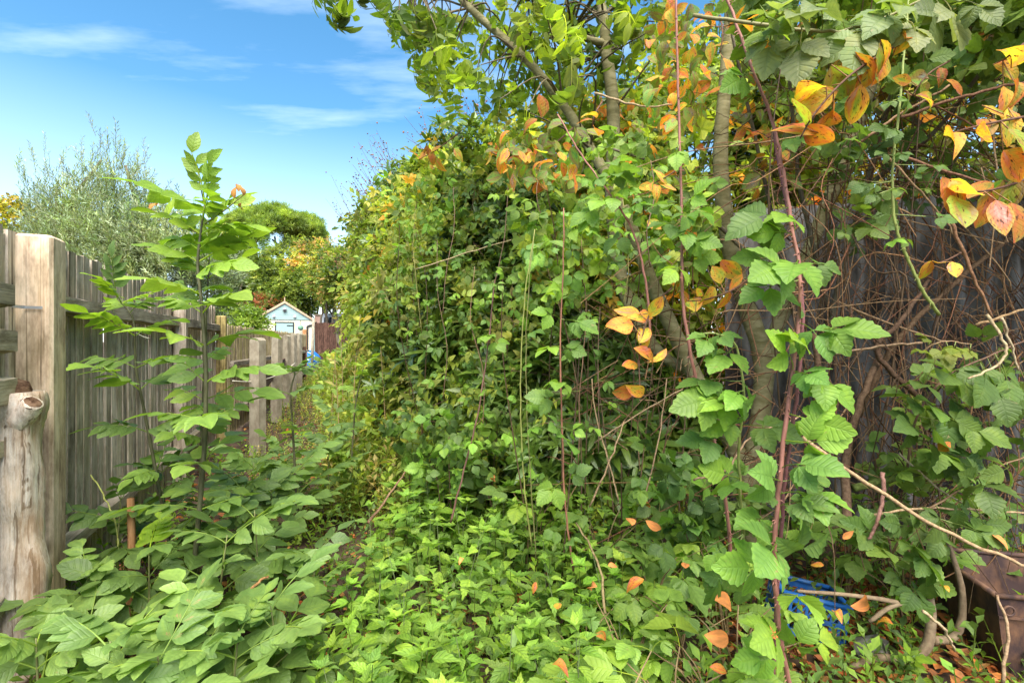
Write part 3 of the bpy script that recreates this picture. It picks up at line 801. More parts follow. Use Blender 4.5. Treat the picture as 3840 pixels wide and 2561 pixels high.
# the farther fence
A2, B2 = np.array([-4.02, 6.85]), np.array([-7.05, 16.6])
fence2, flen2 = fence_root('board_fence', A2, B2, 'streaked narrow-board fence beyond the corner post, behind the concrete posts')
bv = [mesh_of(board_T(0.105, 1.56, 0.020, 0.006, 50 + i), 'board', M['fence2'], False) for i in range(5)]
n = int(flen2 / 0.1)
for i in range(n):
    o = obj('board', bv[(i * 7) % 5], None, fence2, loc=(i * 0.1, random.uniform(0, .004), 0.02 + random.uniform(-.02, .02)))
    o.rotation_euler = (0, random.uniform(-.006, .006), 0.16 + random.uniform(-.05, .05))
for z in (0.30, 0.98):
    obj('rail', rail_T(flen2, int(z * 100), 0.09), M['rail'], fence2, False, loc=(0, -0.02, z))

# concrete posts in front of it
def spur_T(w, h):
    pr = prism([(-w / 2, 0), (w / 2, 0), (w / 2, h - 0.035), (w * 0.3, h - 0.008), (0, h), (-w * 0.3, h - 0.008), (-w / 2, h - 0.035)], -w * 0.42, w * 0.42)
    return pr
for i, (px, Y, top, w) in enumerate([(966, 5.75, 1266, 0.135), (1035, 8.1, 1259, 0.13), (1075, 10.0, 1255, 0.12), (1099, 11.5, 1251, 0.115), (1123, 13.0, 1249, 0.115)]):
    b = GR(px, Y)
    o = obj('concrete_post', spur_T(w, PX(px, top, Y)[2]), M['concrete'], None, False, loc=b)
    o.rotation_euler = (random.uniform(-.01, .01), random.uniform(-.015, .015), -0.25)
    tag(o, ['stout concrete post with pointed top, closest of the row by the fence', 'second concrete post from the corner of the board fence', 'third concrete post along the board fence',
            'fourth concrete post along the board fence', 'farthest concrete post, at the end of the board fence'][i], 'post', 'concrete posts along the fence')
# gravel boards hung between the concrete posts
for i, (pa, ya, pb, yb, z0, z1) in enumerate([(985, 5.8, 1026, 8.1, 0.72, 0.98), (1045, 8.1, 1070, 10.0, 0.74, 1.0)]):
    a, b = GR(pa, ya), GR(pb, yb)
    L_ = np.linalg.norm(b - a)
    o = obj('gravel_board', box(0, L_, 0.0, 0.03, z0, z1), M['brownfence'], None, False, loc=a)
    o.rotation_euler.z = math.atan2(b[1] - a[1], b[0] - a[0])
    tag(o, ['dark brown plank between the first two concrete posts', 'dark brown plank between the second and third concrete posts'][i], 'plank')
# strings
for i, (a, b, sag) in enumerate([(PX(872, 1428, 5.2), PX(1105, 1362, 7.5), 0.10), (PX(410, 1150, 2.35), PX(560, 1270, 2.7), 0.03)]):
    pts = [a * (1 - t) + b * t - np.array([0, 0, sag * 4 * t * (1 - t)]) for t in np.linspace(0, 1, 9)]
    tag(obj('string', tube(catmull(pts, 2), 0.006 if i == 0 else 0.0035, 5), M['string']), ['pale sagging string strung in front of the concrete posts', 'thin pale string slanting down from the fence rail'][i], 'string')

# ------------------------------------------------------------------ stripped log, stake
lg = thing('stripped_log', GR(72, 1.93), 'pale bark-stripped log standing upright against the fence post', 'log')
hh = PX(80, 1470, 1.93)[2]
zz = np.linspace(0.02, hh, 26)
ctr = np.stack([0.006 * np.sin(zz * 4) - 0.012 * zz, 0.01 * np.cos(zz * 3), zz], 1)
rad = 0.083 + 0.007 * np.sin(zz * 7.3) + 0.006 * np.sin(zz * 17 + 1)
rad[-3:] *= [1.08, 1.12, 1.0]; rad[0] *= 1.05
zz2 = np.linspace(0.02, hh, 60)
lt = tube(np.stack([np.interp(zz2, zz, ctr[:, i]) for i in range(3)], 1), np.interp(zz2, zz, rad), 32)
an = np.arctan2(lt.v[:, 1] - 0.01, lt.v[:, 0]); zv = lt.v[:, 2]
bump_ = 0.05 * np.sin(3 * an + 2.1 * np.sin(zv * 5)) + 0.035 * np.sin(7 * an + zv * 6) + 0.02 * np.sin(13 * an - zv * 23) + 0.03 * np.sin(zv * 31 + 2 * an) + rng.uniform(-.02, .02, len(an))
cx = np.interp(zv, zz, ctr[:, 0]); cy = np.interp(zv, zz, ctr[:, 1])
lt.v[:, 0] = cx + (lt.v[:, 0] - cx) * (1 + bump_); lt.v[:, 1] = cy + (lt.v[:, 1] - cy) * (1 + bump_)
obj('trunk', lt, M['log'], lg)
tp = ctr[-1]
kn = catmull([tp + [0.02, -0.02, -0.13], tp + [0.085, -0.03, -0.07], tp + [0.12, -0.035, -0.035]], 4)
obj('branch_stub', tube(kn, np.linspace(0.055, 0.034, len(kn)), 10, lump=0.08), M['log'], lg)
obj('stub_end', tube([kn[-1] - (kn[-1] - kn[-2]) * 0.6, kn[-1] + (kn[-1] - kn[-2]) * 0.25], [0.036, 0.027], 10, lump=0.1), M['knot'], lg)
obj('broken_top', tube([tp + [-0.01, 0, -0.015], tp + [-0.012, -0.01, 0.018], tp + [-0.03, -0.01, 0.045]], [0.082, 0.070, 0.03], 13, lump=0.18), M['knot'], lg)
obj('knot', tube([tp + [-0.015, -0.075, -0.10], tp + [-0.015, -0.10, -0.095]], [0.042, 0.026], 9, lump=0.2), M['knot'], lg)

a, b = PX(478, 2235, 2.35), PX(490, 1868, 2.3)
a[2] = -0.03
st = catmull([a, (a + b) / 2 + [0.012, 0, 0], b], 5)
tag(obj('wooden_stake', tube(st, np.linspace(0.019, 0.015, len(st)), 9, lump=0.06), M['stake']), 'short bare brown stake standing upright among the elder leaves', 'stake')

# ------------------------------------------------------------------ shed, brown fence, van beyond
SX, SY = (1068 - 1920) / F * 26.0, 26.0
shed = thing('garden_shed', (SX, SY, 0), 'small cream shed with a pale blue boarded gable end', 'shed')
shed.rotation_euler.z = math.radians(21)
hw, ez, az = 1.36, 2.52, 3.42
obj('wall', box(-hw, hw, 0, 5.0, 0, ez), M['cream'], shed, False)
nb = 7
for i in range(nb):                       # gable boards
    z0, z1 = ez + (az - ez) * i / nb, ez + (az - ez) * (i + 1) / nb
    w0, w1 = hw * (1 - i / nb), hw * (1 - (i + 1) / nb)
    obj('gable_board', join([prism([(-w0, z0), (w0, z0), (w1, z1 + 0.002), (-w1, z1 + 0.002)], -0.03 - 0.014, 0.02)]), M['paleblue'], shed, False, loc=(0, 0.0 + 0.004 * (i % 2), 0))
rl = math.hypot(hw + 0.14, az - ez + 0.09); sl = math.atan2(az - ez, hw)
for s in (-1, 1):
    e = np.array([s * (hw + 0.16), ez - 0.10]); tpp = np.array([0, az + 0.02])
    obj('roof_slope', prism([tuple(e), tuple(tpp), (0, az + 0.10), (s * (hw + 0.16), ez - 0.02)], -0.02, 5.2), M['rooftile'], shed, False)
    obj('bargeboard', prism([(s * (hw + 0.18), ez - 0.13), (0, az - 0.02), (0, az + 0.11), (s * (hw + 0.18), ez - 0.01)], -0.12, -0.05), M['barge'], shed, False)
obj('finial', tube([(0, -0.08, az + 0.05), (0, -0.08, az + 0.16), (0, -0.08, az + 0.32)], [0.04, 0.03, 0.008], 6), M['barge'], shed)
lmp = obj('wall_lamp', tube([(0, -0.05, ez + 0.52), (0, -0.15, ez + 0.52)], 0.10, 14), M['steel'], shed)
obj('lens', tube([(0, -0.15, ez + 0.52), (0, -0.17, ez + 0.52)], 0.06, 12), M['glass'], lmp)
for x in (-0.52, 0.5):
    obj('spotlight', join([tube([(x, -0.05, ez + 0.18), (x, -0.13, ez + 0.15)], [0.05, 0.075], 10), box(x - 0.03, x + 0.03, -0.06, -0.04, ez + 0.18, ez + 0.26)]), M['white'], shed)
dr = obj('door', box(-0.42, 0.40, -0.035, 0, 0.05, ez - 0.18), M['paleblue'], shed, False)
obj('hinge', box(0.10, 0.40, -0.05, -0.036, ez - 0.34, ez - 0.29), M['black'], dr, False)
obj('door_frame', join([box(-0.48, -0.42, -0.045, 0, 0.05, ez - 0.12), box(0.40, 0.46, -0.045, 0, 0.05, ez - 0.12), box(-0.42, 0.40, -0.045, 0, ez - 0.18, ez - 0.12)]), M['black'], dr, False)
obj('gutter', tube([(hw + 0.16, -0.1, ez - 0.10), (hw + 0.16, 5.1, ez - 0.10)], 0.06, 8), M['black'], shed)
obj('gutter', tube([(-hw - 0.16, -0.1, ez - 0.10), (-hw - 0.16, 5.1, ez - 0.10)], 0.06, 8), M['black'], shed)
obj('downpipe', tube(catmull([(hw + 0.16, -0.06, ez - 0.13), (hw + 0.02, -0.06, ez - 0.26), (hw - 0.22, -0.06, ez - 0.34), (hw - 0.24, -0.06, ez - 0.6), (hw - 0.24, -0.06, 0.0)], 5), 0.045, 8), M['black'], shed)
obj('side_panel', box(hw + 0.02, hw + 0.42, 0.12, 0.18, 0, ez - 0.16), M['paleblue'], shed, False)
ct = PX(1127, 1229, 26.0)
hg = thing('hanging_globe', ct, 'round green globe hanging on the cream shed wall', 'planter')
sv = []
th = np.linspace(0, math.pi, 8)
obj('ball', tube(np.stack([0 * th, 0 * th, -0.15 * np.cos(th)], 1), np.maximum(0.15 * np.sin(th), 0.004), 14, lump=0.05), M['greenglobe'], hg)
obj('chain', tube([(0, 0, 0.14), (0, 0, 0.42)], 0.012, 5), M['black'], hg)
tag(obj('rust_red_post', rbox(-0.06, 0.06, -0.06, 0.06, 0, PX(1143, 1236, 17)[2], 0.01), M['stake'], None, False, loc=GR(1143, 17)), 'slim reddish post in front of the shed corner', 'post')
tag(obj('pale_prop', tube([PX(1168, 1300, 18) * [1, 1, 0] + [0, 0, -0.02], PX(1176, 1195, 18)], 0.05, 6), M['concrete']), 'pale narrow upright plank where the brown fence begins', 'plank')

A3, B3 = GR(1180, 24), GR(1460, 24.5)
bf, L3 = fence_root('brown_board_fence', A3, B3, 'dark brown stained board fence beyond the overgrown path', 'fence')
bv = [mesh_of(board_T(0.15, 2.28, 0.016, 0.006, 70 + i), 'board', M['brownfence'], False) for i in range(4)]
for i in range(int(L3 / 0.135)):
    obj('board', bv[i % 4], None, bf, loc=(i * 0.135, 0, random.uniform(-.015, .015))).rotation_euler.z = -0.08
obj('rail', rail_T(L3, 5, 0.09), M['brownfence'], bf, False, loc=(0, 0.08, 1.9))

van = thing('white_van', GR(1270, 27.5), 'white van roof and windows glimpsed above the brown fence', 'van')
vb = [(-1.15, 0.45), (1.15, 0.45), (1.18, 1.6), (1.06, 2.6), (0.9, 2.95), (-0.9, 2.95), (-1.06, 2.6), (-1.18, 1.6)]
obj('body', prism(vb, 0, 5.0), M['white'], van, False)
for s, (x0, x1) in enumerate(((-0.85, -0.06), (0.06, 0.85))):
    obj('rear_window', prism([(x0, 2.30), (x1, 2.30), (x1 * 0.97, 2.72), (x0 * 0.97, 2.72)], -0.012, 0.01), M['glass'], van, False)
obj('stripe', prism([(-1.1, 2.02), (1.1, 2.02), (1.1, 2.10), (-1.1, 2.10)], -0.012, 0.01), M['black'], van, False)
for x in (-0.9, 0.9):
    for y in (0.9, 4.0):
        w_ = obj('wheel', tube([(x - 0.11, y, 0.34), (x + 0.11, y, 0.34)], 0.34, 16), M['black'], van)
gw = thing('pink_wall', GR(1180, 29), 'stretch of pinkish rendered wall behind the brown fence', 'wall')
obj('wall_face', box(0, 1.6, 0, 0.22, 0, 2.9), M['pink'], gw, False)
obj('coping', box(-0.03, 1.63, -0.04, 0.26, 2.9, 2.98), M['concrete'], gw, False)

# blue drum lying tilted by the path, post in front
bd = PX(1153, 1362, 19.5)
drum = thing('blue_drum', bd, 'bright blue plastic drum tipped over beside the far posts', 'drum')
axd = unit(np.array([0.45, 0.55, 0.70]))
prof = [(-0.365, 0.03), (-0.36, 0.22), (-0.33, 0.255), (-0.13, 0.26), (-0.12, 0.275), (-0.09, 0.275), (-0.08, 0.26), (0.10, 0.26), (0.11, 0.275), (0.14, 0.275), (0.15, 0.26), (0.33, 0.255), (0.36, 0.22), (0.365, 0.03)]
obj('shell', tube([axd * a_ * 1.3 for a_, _ in prof], [r_ * 1.3 for _, r_ in prof], 22), M['bluedrum'], drum)
for k, z in enumerate((-0.24, 0.02, 0.23)):
    obj('strap', tube([axd * (z - 0.008) * 1.3, axd * (z + 0.008) * 1.3], 0.343, 22), M['white'], drum)
tag(obj('old_stake', rbox(-0.045, 0.045, -0.045, 0.045, 0, PX(1140, 1300, 15.6)[2], 0.008), M['brownfence'], None, False, loc=GR(1141, 15.6)), 'dark wooden stake in front of the blue drum', 'stake')

# ------------------------------------------------------------------ corrugated shed wall behind the tangle
cwA, cwB = np.array([1.65, 3.75]), np.array([4.6, 2.75])
cw = thing('corrugated_wall', (cwA[0], cwA[1], 0), 'grey corrugated sheet wall in shade behind the tangle of dry stems', 'wall')
cw.rotation_euler.z = math.atan2(cwB[1] - cwA[1], cwB[0] - cwA[0])
def corr_T(w, h, pitch=0.146, depth=0.036):
    m = int(w / pitch * 8)
    xs = np.linspace(0, w, m)
    ys = -depth * np.cos(xs / pitch * 2 * np.pi)
    v = [(x, y, z) for z in (0, h * 0.5, h) for x, y in zip(xs, ys)] + [(x, y + 0.006, z) for z in (0, h * 0.5, h) for x, y in zip(xs, ys)]
    q = []
    for k in range(2):
        for i in range(m - 1):
            a_ = k * m + i
            q.append((a_, a_ + 1, a_ + m + 1, a_ + m))
            a_ += 3 * m
            q.append((a_ + m, a_ + m + 1, a_ + 1, a_))
    for i in range(m - 1):
        q.append((2 * m + i, 2 * m + i + 1, 5 * m + i + 1, 5 * m + i))
    return T(v, q)
Lw = np.linalg.norm(cwB - cwA)
for i in range(3):
    obj('sheet', corr_T(1.03, 2.35), M['sheet'], cw, loc=(i * 1.022, 0.012 * (i % 2), 0.0))
obj('cross_rail', box(0, Lw, 0.05, 0.10, 1.5, 1.6), M['darkbark'], cw, False)

# ------------------------------------------------------------------ background trees and shrubs
def bumps(seed, k=7, freq=3.0):
    r = np.random.default_rng(seed)
    W = r.normal(0, freq, (k, 3)); ph = r.uniform(0, 6.28, k)
    return lambda d: np.sin(d @ W.T + ph).mean(1) * 1.6

def shell(c, rad, n, seed, depth=0.3, amp=0.22, freq=3.0, zmin=0.05, back=0.3, pole=0.0):
    """points through the outer layer of a lumpy ellipsoid, with outward normals"""
    c = np.asarray(c, float); rad = np.asarray(rad, float)
    P, Nn = [], []
    f = bumps(seed, freq=freq)
    tot = 0
    while tot < n:
        dd = unit(rng.normal(0, 1, (n * 2, 3)))
        R = 1 + amp * f(dd) - depth * rng.uniform(0, 1, len(dd)) ** 1.8
        p = c + dd * rad * R[:, None]
        nn = unit(dd / rad)
        tocam = unit(np.array([0, 0, H]) - p)
        facing = (nn * tocam).sum(1)
        ok = (p[:, 2] > zmin) & ((facing > -0.15) | (rng.uniform(0, 1, len(dd)) < back))
        P.append(p[ok]); Nn.append(nn[ok]); tot += ok.sum()
    return np.vstack(P)[:n], np.vstack(Nn)[:n]

def grow(nn, out=0.7, up=0.5, jit=0.45):
    D = unit(nn * out + np.array([0, 0, up]) + rng.normal(0, jit, nn.shape))
    U = unit(nn * 0.6 + np.array([0, 0, 0.8]) + rng.normal(0, 0.3, nn.shape))
    return D, U

def limbs(root, base, tops, r0, mat, part='trunk', n=8, wob=0.08):
    """trunk and limbs as one mesh, root-relative"""
    ts = []
    b = np.array(base, float)
    for k, tpt in enumerate(tops):
        tpt = np.array(tpt, float)
        m1 = b * 0.65 + tpt * 0.35 + rng.normal(0, wob, 3) * np.linalg.norm(tpt - b)
        m2 = b * 0.3 + tpt * 0.7 + rng.normal(0, wob, 3) * np.linalg.norm(tpt - b)
        m1[2] = max(m1[2], 0.1)
        pts = catmull([b, m1, m2, tpt], 5)
        ts.append(tube(pts, np.linspace(r0, r0 * 0.25, len(pts)), n))
    t = join(ts); t.v = t.v - np.array(root.location)
    return obj(part, t, mat, root)

def shrub(name, label, cat, c, rad, n, ts, mat, size, cols, seed, singles=0, group=None, up=0.5, out=0.7, jit=0.45, depth=0.3, amp=0.22, freq=3.0,
          trunk=0.05, part='leafy_shoot', mass='foliage', zmin=0.05, back=0.3, base=None, twigs=0, twigtint=(0.14, 0.09, 0.06), barkmat='darkbark'):
    c = np.asarray(c, float)
    base = np.array([c[0], c[1], 0.0]) if base is None else np.asarray(base, float)
    root = thing(name, base, label, cat, group)
    P, nn = shell(c, rad, n, seed, depth, amp, freq, zmin, back)
    D, U = grow(nn, out, up, jit)
    S = size * rng.uniform(0.65, 1.2, n)
    foliage(root, part, mass, ts, mat, P, D, U, S, pal(cols, n), singles)
    if trunk:
        tops = [c + np.array(rad) * d * 0.75 for d in unit(rng.normal(0, 1, (6, 3)) + [0, 0, 0.8])]
        limbs(root, base, tops, trunk, M[barkmat])
    if twigs:
        ts_ = []
        for i in range(twigs):
            d = unit(rng.normal(0, 1, 3) + [0, -0.4, 0.5])
            e = c + np.array(rad) * d * rng.uniform(0.75, 1.02)
            s = c + np.array(rad) * (d * 0.25 + rng.normal(0, 0.2, 3))
            if min(e[2], s[2]) < 0.05: continue
            ts_.append(tube(catmull([s, (s + e) / 2 + rng.normal(0, .12, 3) * np.array(rad), e], 4), np.linspace(0.010, 0.003, 9), 4, tint=np.array(twigtint) * rng.uniform(0.6, 1.5), cap=False))
        t = join(ts_); t.v = t.v - base
        obj('twigs', t, M['twig'], root)['kind'] = 'stuff'
    return root

# umbrella pine
pc = PX(1030, 905, 50)
root = thing('umbrella_pine', (pc[0], pc[1], 0), 'broad domed umbrella pine rising behind the shed', 'tree')
Ps, Ns = [], []
for k in range(60):
    a = rng.uniform(0, 6.28); rr = math.sqrt(rng.uniform(0, 1)) * 0.88
    cz = pc[2] - 0.9 + 3.9 * math.sqrt(max(1 - rr * rr, 0)) * rng.uniform(0.8, 1.0)
    cc = np.array([pc[0] + 5.3 * rr * math.cos(a), pc[1] + 4.5 * rr * math.sin(a), cz])
    s = rng.uniform(0.8, 1.25)
    p, nn = shell(cc, (1.15 * s, 1.15 * s, 0.8 * s), 105, 900 + k, depth=0.4, amp=0.1)
    Ps.append(p); Ns.append(nn)
P, nn = np.vstack(Ps), np.vstack(Ns)
D, U = grow(nn, 0.6, 0.8, 0.35)
foliage(root, 'leafy_shoot', 'crown', TP['needles'], M['leaf'], P, D, U, rng.uniform(0.42, 0.68, len(P)), pal([(0.13, 0.22, 0.06), (0.10, 0.18, 0.05), (0.16, 0.26, 0.07)], len(P)), 0)
limbs(root, (pc[0], pc[1], 0), [pc + [x, y, 0.5] for x, y in ((-3, 0), (-1, 1.5), (1.5, -1), (3.2, .5), (0, 0))], 0.35, M['darkbark'])

# slim light green conifer
cb_ = PX(962, 1010, 38)
root = thing('conifer', (cb_[0], cb_[1], 0), 'slender light green conifer in front of the umbrella pine', 'tree')
n = 1100
tt = rng.uniform(0, 1, n) ** 0.8
top = PX(962, 850, 38)[2]
zc = 1.5 + (top - 1.5) * tt
aa = rng.uniform(0, 6.28, n)
rr = 1.35 * (1 - tt) ** 0.75 * rng.uniform(0.6, 1.1, n) + 0.05
P = np.stack([cb_[0] + rr * np.cos(aa), cb_[1] + rr * np.sin(aa), zc], 1)
nn = unit(np.stack([np.cos(aa), np.sin(aa), 0.2 + 0 * aa], 1))
D, U = grow(nn, 0.8, 0.55, 0.25)
foliage(root, 'leafy_shoot', 'crown', TP['spray'], M['leaf'], P, D, U, rng.uniform(0.45, 0.8, n), pal([(0.12, 0.22, 0.04), (0.09, 0.18, 0.035)], n), 0)
limbs(root, (cb_[0], cb_[1], 0), [(cb_[0], cb_[1], top - 0.2)], 0.14, M['darkbark'], wob=0.01)

# ivy-hung thicket at the end of the garden
YG = [(0.14, 0.22, 0.045), (0.11, 0.18, 0.04), (0.17, 0.24, 0.06), (0.08, 0.14, 0.035)]
DG = [(0.05, 0.10, 0.022), (0.07, 0.13, 0.03), (0.09, 0.15, 0.03)]
PT = [(0.30, 0.25, 0.12), (0.34, 0.25, 0.15), (0.24, 0.23, 0.08)]
OL = [(0.115, 0.19, 0.14), (0.145, 0.225, 0.17), (0.095, 0.155, 0.105), (0.12, 0.21, 0.10)]
def farblob(px, py, Y, w, h, dpt=1.5):
    return PX(px, py, Y), (w / F * Y, dpt, h / F * Y)
for k, (px, py, Y, w, h, cols, lab) in enumerate([
        (905, 1030, 31, 75, 105, DG, 'dark green tree beside the shed roof'),
        (1085, 1000, 32, 100, 85, YG, 'yellow-green ivy-hung tree standing over the shed roof'),
        (1180, 1005, 31, 75, 90, PT + YG, 'tree smothered in pale dry climber seed heads past the shed'),
        (1020, 1080, 30.5, 60, 70, DG + YG, 'dark ivy-clad tree with bare twisted trunks behind the shed'),
        (1130, 1100, 29.5, 62, 70, DG + YG[:2], 'small dark tree behind the right slope of the shed roof'),
        (1245, 1040, 27, 60, 95, YG + PT[:1] + DG[:1], 'bushy yellowish tree between shed and tall hedge')]):
    c, r = farblob(px, py, Y, w, h, 1.3)
    shrub('ivy_hung_tree', lab, 'tree', c, r, 1150, TP['ivy'], M['leaf'], 0.42, cols, 930 + k, trunk=0.10, amp=0.3, freq=4, up=0.2, twigs=26, twigtint=(0.25, 0.19, 0.13))
c, r = farblob(840, 985, 34, 80, 110)
shrub('hedge_tree', 'rounded mid-green tree filling the gap left of the umbrella pine', 'tree', c, r, 1000, TP['ivy'], M['leaf'], 0.55, YG + DG, 950, trunk=0.12, amp=0.3)
c, r = farblob(1345, 1045, 20, 110, 95, 1.2)
shrub('hedge_tree', 'tangled tree at the far end of the tall hedge', 'tree', c, r, 1300, TP['ivy'], M['leaf'], 0.4, YG + DG + PT[:1], 951, trunk=0.10, amp=0.3, twigs=60, twigtint=(0.25, 0.18, 0.12))
c, r = farblob(965, 1155, 28.5, 80, 38, 0.8)
shrub('red_leaved_shrub', 'rust red leaved shrub showing around the shed roof', 'shrub', c, (r[0] * 1.4, 0.7, r[2]), 700, TP['ivy'], M['leaf'], 0.34, [(0.13, 0.055, 0.03), (0.10, 0.07, 0.035), (0.07, 0.11, 0.035), (0.06, 0.11, 0.03)], 952, trunk=0.05)
c = PX(890, 1210, 13.5)
shrub('climbing_shrub', 'fresh green climber spilling over the far board fence', 'shrub', c, (0.75, 0.5, 0.35), 700, TP['ivy'], M['leaf'], 0.22, [(0.2, 0.32, 0.05), (0.15, 0.27, 0.04)], 953, trunk=0.03, singles=60)

# olive tree over the fence
def olive():
    root = thing('olive_tree', GR(400, 7.2), 'silvery grey-green olive tree with feathery top behind the board fence', 'tree')
    Ps, Ds = [], []
    for (px, py, rx, rz, n) in [(380, 910, 230, 170, 950), (520, 970, 190, 140, 700), (240, 860, 120, 110, 240), (330, 760, 130, 90, 130), (460, 750, 130, 100, 170), (610, 900, 130, 120, 330), (200, 960, 120, 110, 240), (720, 1010, 110, 120, 260), (420, 1060, 280, 80, 500)]:
        c = PX(px, py, 7.2); r = (rx / F * 7.2, 0.55, rz / F * 7.2)
        p, nn = shell(c, r, n, 960 + px, depth=0.8, amp=0.3, freq=4)
        Ps.append(p); Ds.append(nn)
    P, nn = np.vstack(Ps), np.vstack(Ds)
    D = unit(nn * 0.35 + np.array([0, 0, 0.9]) + rng.normal(0, 0.5, nn.shape)); U = unit(rng.normal(0, 1, nn.shape))
    S = rng.uniform(0.18, 0.34, len(P))
    # feathery wands above
    W, WD = [], []
    for px, y0, y1 in [(150, 760, 590), (185, 740, 560), (240, 720, 610), (300, 680, 580), (345, 680, 600), (372, 700, 510), (395, 640, 560), (430, 640, 545), (450, 650, 590), (480, 720, 600), (520, 700, 590), (540, 780, 700), (120, 850, 750), (600, 830, 740), (640, 850, 770), (100, 700, 640)]:
        for t in np.linspace(0, 1, 7):
            W.append(PX(px + rng.uniform(-14, 14) + (px - 360) * 0.10 * t, y0 + (y1 - y0) * t, 7.2 + rng.uniform(-.4, .4))); WD.append(unit(np.array([(px - 360) * 0.0008, 0, 1]) + rng.normal(0, .15, 3)))
    P = np.vstack([P, W]); D = np.vstack([D, WD]); U = np.vstack([U, unit(rng.normal(0, 1, (len(W), 3)))]); S = np.concatenate([S, rng.uniform(0.18, 0.32, len(W))])
    foliage(root, 'leafy_shoot', 'crown', TP['olive'], M['olive'], P, D, U, S, pal(OL, len(P), 0.18), 220)
    b = np.array(root.location)
    limbs(root, b, [PX(px, py, 7.2) for px, py in ((210, 700), (380, 600), (470, 620), (600, 850), (300, 800), (150, 850), (700, 980))], 0.07, M['darkbark'], n=7, wob=0.05)
olive()
c = PX(20, 850, 9.5)
shrub('golden_shrub', 'yellow-green tree top peeping over the fence by the thick post', 'tree', c, (0.75, 0.6, 0.42), 700, TP['ivy'], M['leaf'], 0.2, [(0.24, 0.26, 0.05), (0.20, 0.26, 0.05), (0.27, 0.24, 0.06), (0.14, 0.22, 0.04)], 955, trunk=0.05, singles=60)
c = PX(640, 1075, 8.4)
shrub('garden_shrub', 'grey-green bush low behind the board fence, under the olive', 'shrub', c, (1.1, 0.5, 0.55), 900, TP['olive'], M['olive'], 0.36, OL, 956, trunk=0.04, singles=40)

# ------------------------------------------------------------------ the tall hedge
HG = [(0.13, 0.22, 0.042), (0.17, 0.27, 0.048), (0.10, 0.175, 0.036), (0.22, 0.29, 0.065), (0.19, 0.235, 0.08)]
RH = [(0.055, 0.115, 0.025), (0.07, 0.14, 0.03), (0.09, 0.165, 0.035), (0.045, 0.095, 0.02)]
def hedge(name, label, c, rad, seed, nclimb, nrho, singles, cols=HG, size=0.34, twigs=50, zmin=0.1, yellow=0.0, cat='shrub', climb='climber', rsize=0.24, amp=0.28, up=0.0):
    c = np.asarray(c, float); base = np.array([c[0], c[1], 0.0])
    root = thing(name, base, label, cat, 'shrubs that make up the tall hedge')
    P, nn = shell(c, rad, nclimb, seed, 0.30, amp, 3.6, zmin, 0.1)
    D, U = grow(nn, 0.7, up, 0.7); U = unit(U + rng.normal(0, 0.5, U.shape))
    tint = pal(cols, nclimb, 0.2)
    if yellow:
        k = rng.uniform(0, 1, nclimb) < yellow
        tint[k] = pal([(0.45, 0.20, 0.03), (0.40, 0.27, 0.04), (0.30, 0.28, 0.05)], k.sum())
    foliage(root, 'leafy_shoot', 'foliage', TP[climb], M['leaf'], P, D, U, size * rng.uniform(0.55, 1.25, nclimb), tint, singles)
    if nrho:
        P, nn = shell(c, np.asarray(rad) * 0.97, nrho, seed + 1, 0.35, amp, 3.6, zmin, 0.15)
        D, U = grow(nn, 0.8, 0.45, 0.3)
        foliage(root, 'leaf_whorl', 'leaf_whorls', TP['rhodo'], M['glossy'], P, D, U, rsize * rng.uniform(0.7, 1.15, nrho), pal(RH, nrho, 0.2), singles // 2)
    limbs(root, base, [c + np.array(rad) * d * 0.75 for d in unit(rng.normal(0, 1, (6, 3)) + [0, 0, 0.8])], 0.06, M['darkbark'])
    ts_ = []
    for i in range(twigs):
        d = unit(rng.normal(0, 1, 3) + [-0.3, -0.6, 0.5])
        e = c + np.array(rad) * d * rng.uniform(0.8, 1.10); s = c + np.array(rad) * (d * 0.4 + rng.normal(0, 0.2, 3))
        if min(e[2], s[2]) < 0.05: continue
        ts_.append(tube(catmull([s, (s + e) / 2 + rng.normal(0, .10, 3) * np.array(rad), e], 4), np.linspace(0.009, 0.003, 9), 4, tint=np.array((0.22, 0.15, 0.09)) * rng.uniform(0.5, 1.6), cap=False))
    t = join(ts_); t.v = t.v - base
    obj('twigs', t, M['twig'], root)['kind'] = 'stuff'
    return root

hedge('overgrown_shrub', 'far end of the tall hedge, small leaved and draped with climber, against the sky', (-2.3, 10.2, 2.45), (0.85, 1.6, 1.9), 1001, 3000, 400, 120, climb='climber_far', cols=HG + PT[:1], size=0.27, twigs=80, zmin=1.25)
hedge('overgrown_shrub', 'highest leafy bulge of the tall hedge, sticking out over the path', (-1.25, 7.8, 2.45), (1.05, 1.4, 1.85), 1002, 3300, 600, 160, climb='climber_far', cols=HG, size=0.27, amp=0.32, zmin=1.4)
hedge('overgrown_shrub', 'hedge shrub with scattered orange leaves below the overhanging branches', (-0.6, 6.3, 2.1), (1.05, 1.2, 1.7), 1003, 3000, 700, 200, yellow=0.06, size=0.25, amp=0.32)
hedge('overgrown_shrub', 'hedge shrub with yellowing leaves behind the slim upright trunk', (0.55, 5.3, 2.05), (1.25, 1.1, 1.5), 1004, 2500, 300, 160, yellow=0.12, size=0.24)
hedge('overgrown_shrub', 'shady shrub at the back behind the forked tree', (1.95, 5.0, 2.5), (1.35, 0.9, 1.9), 1005, 2200, 100, 120, climb='climber_far', yellow=0.10, size=0.28, cols=HG[:3])
hedge('overgrown_shrub', 'dark leafy mass above the corrugated wall', (3.9, 4.9, 2.9), (1.8, 1.1, 1.6), 1006, 2900, 0, 120, climb='climber_far', yellow=0.06, size=0.3, cols=[(0.06, 0.11, 0.025), (0.09, 0.15, 0.03), (0.12, 0.13, 0.03)], zmin=1.6)
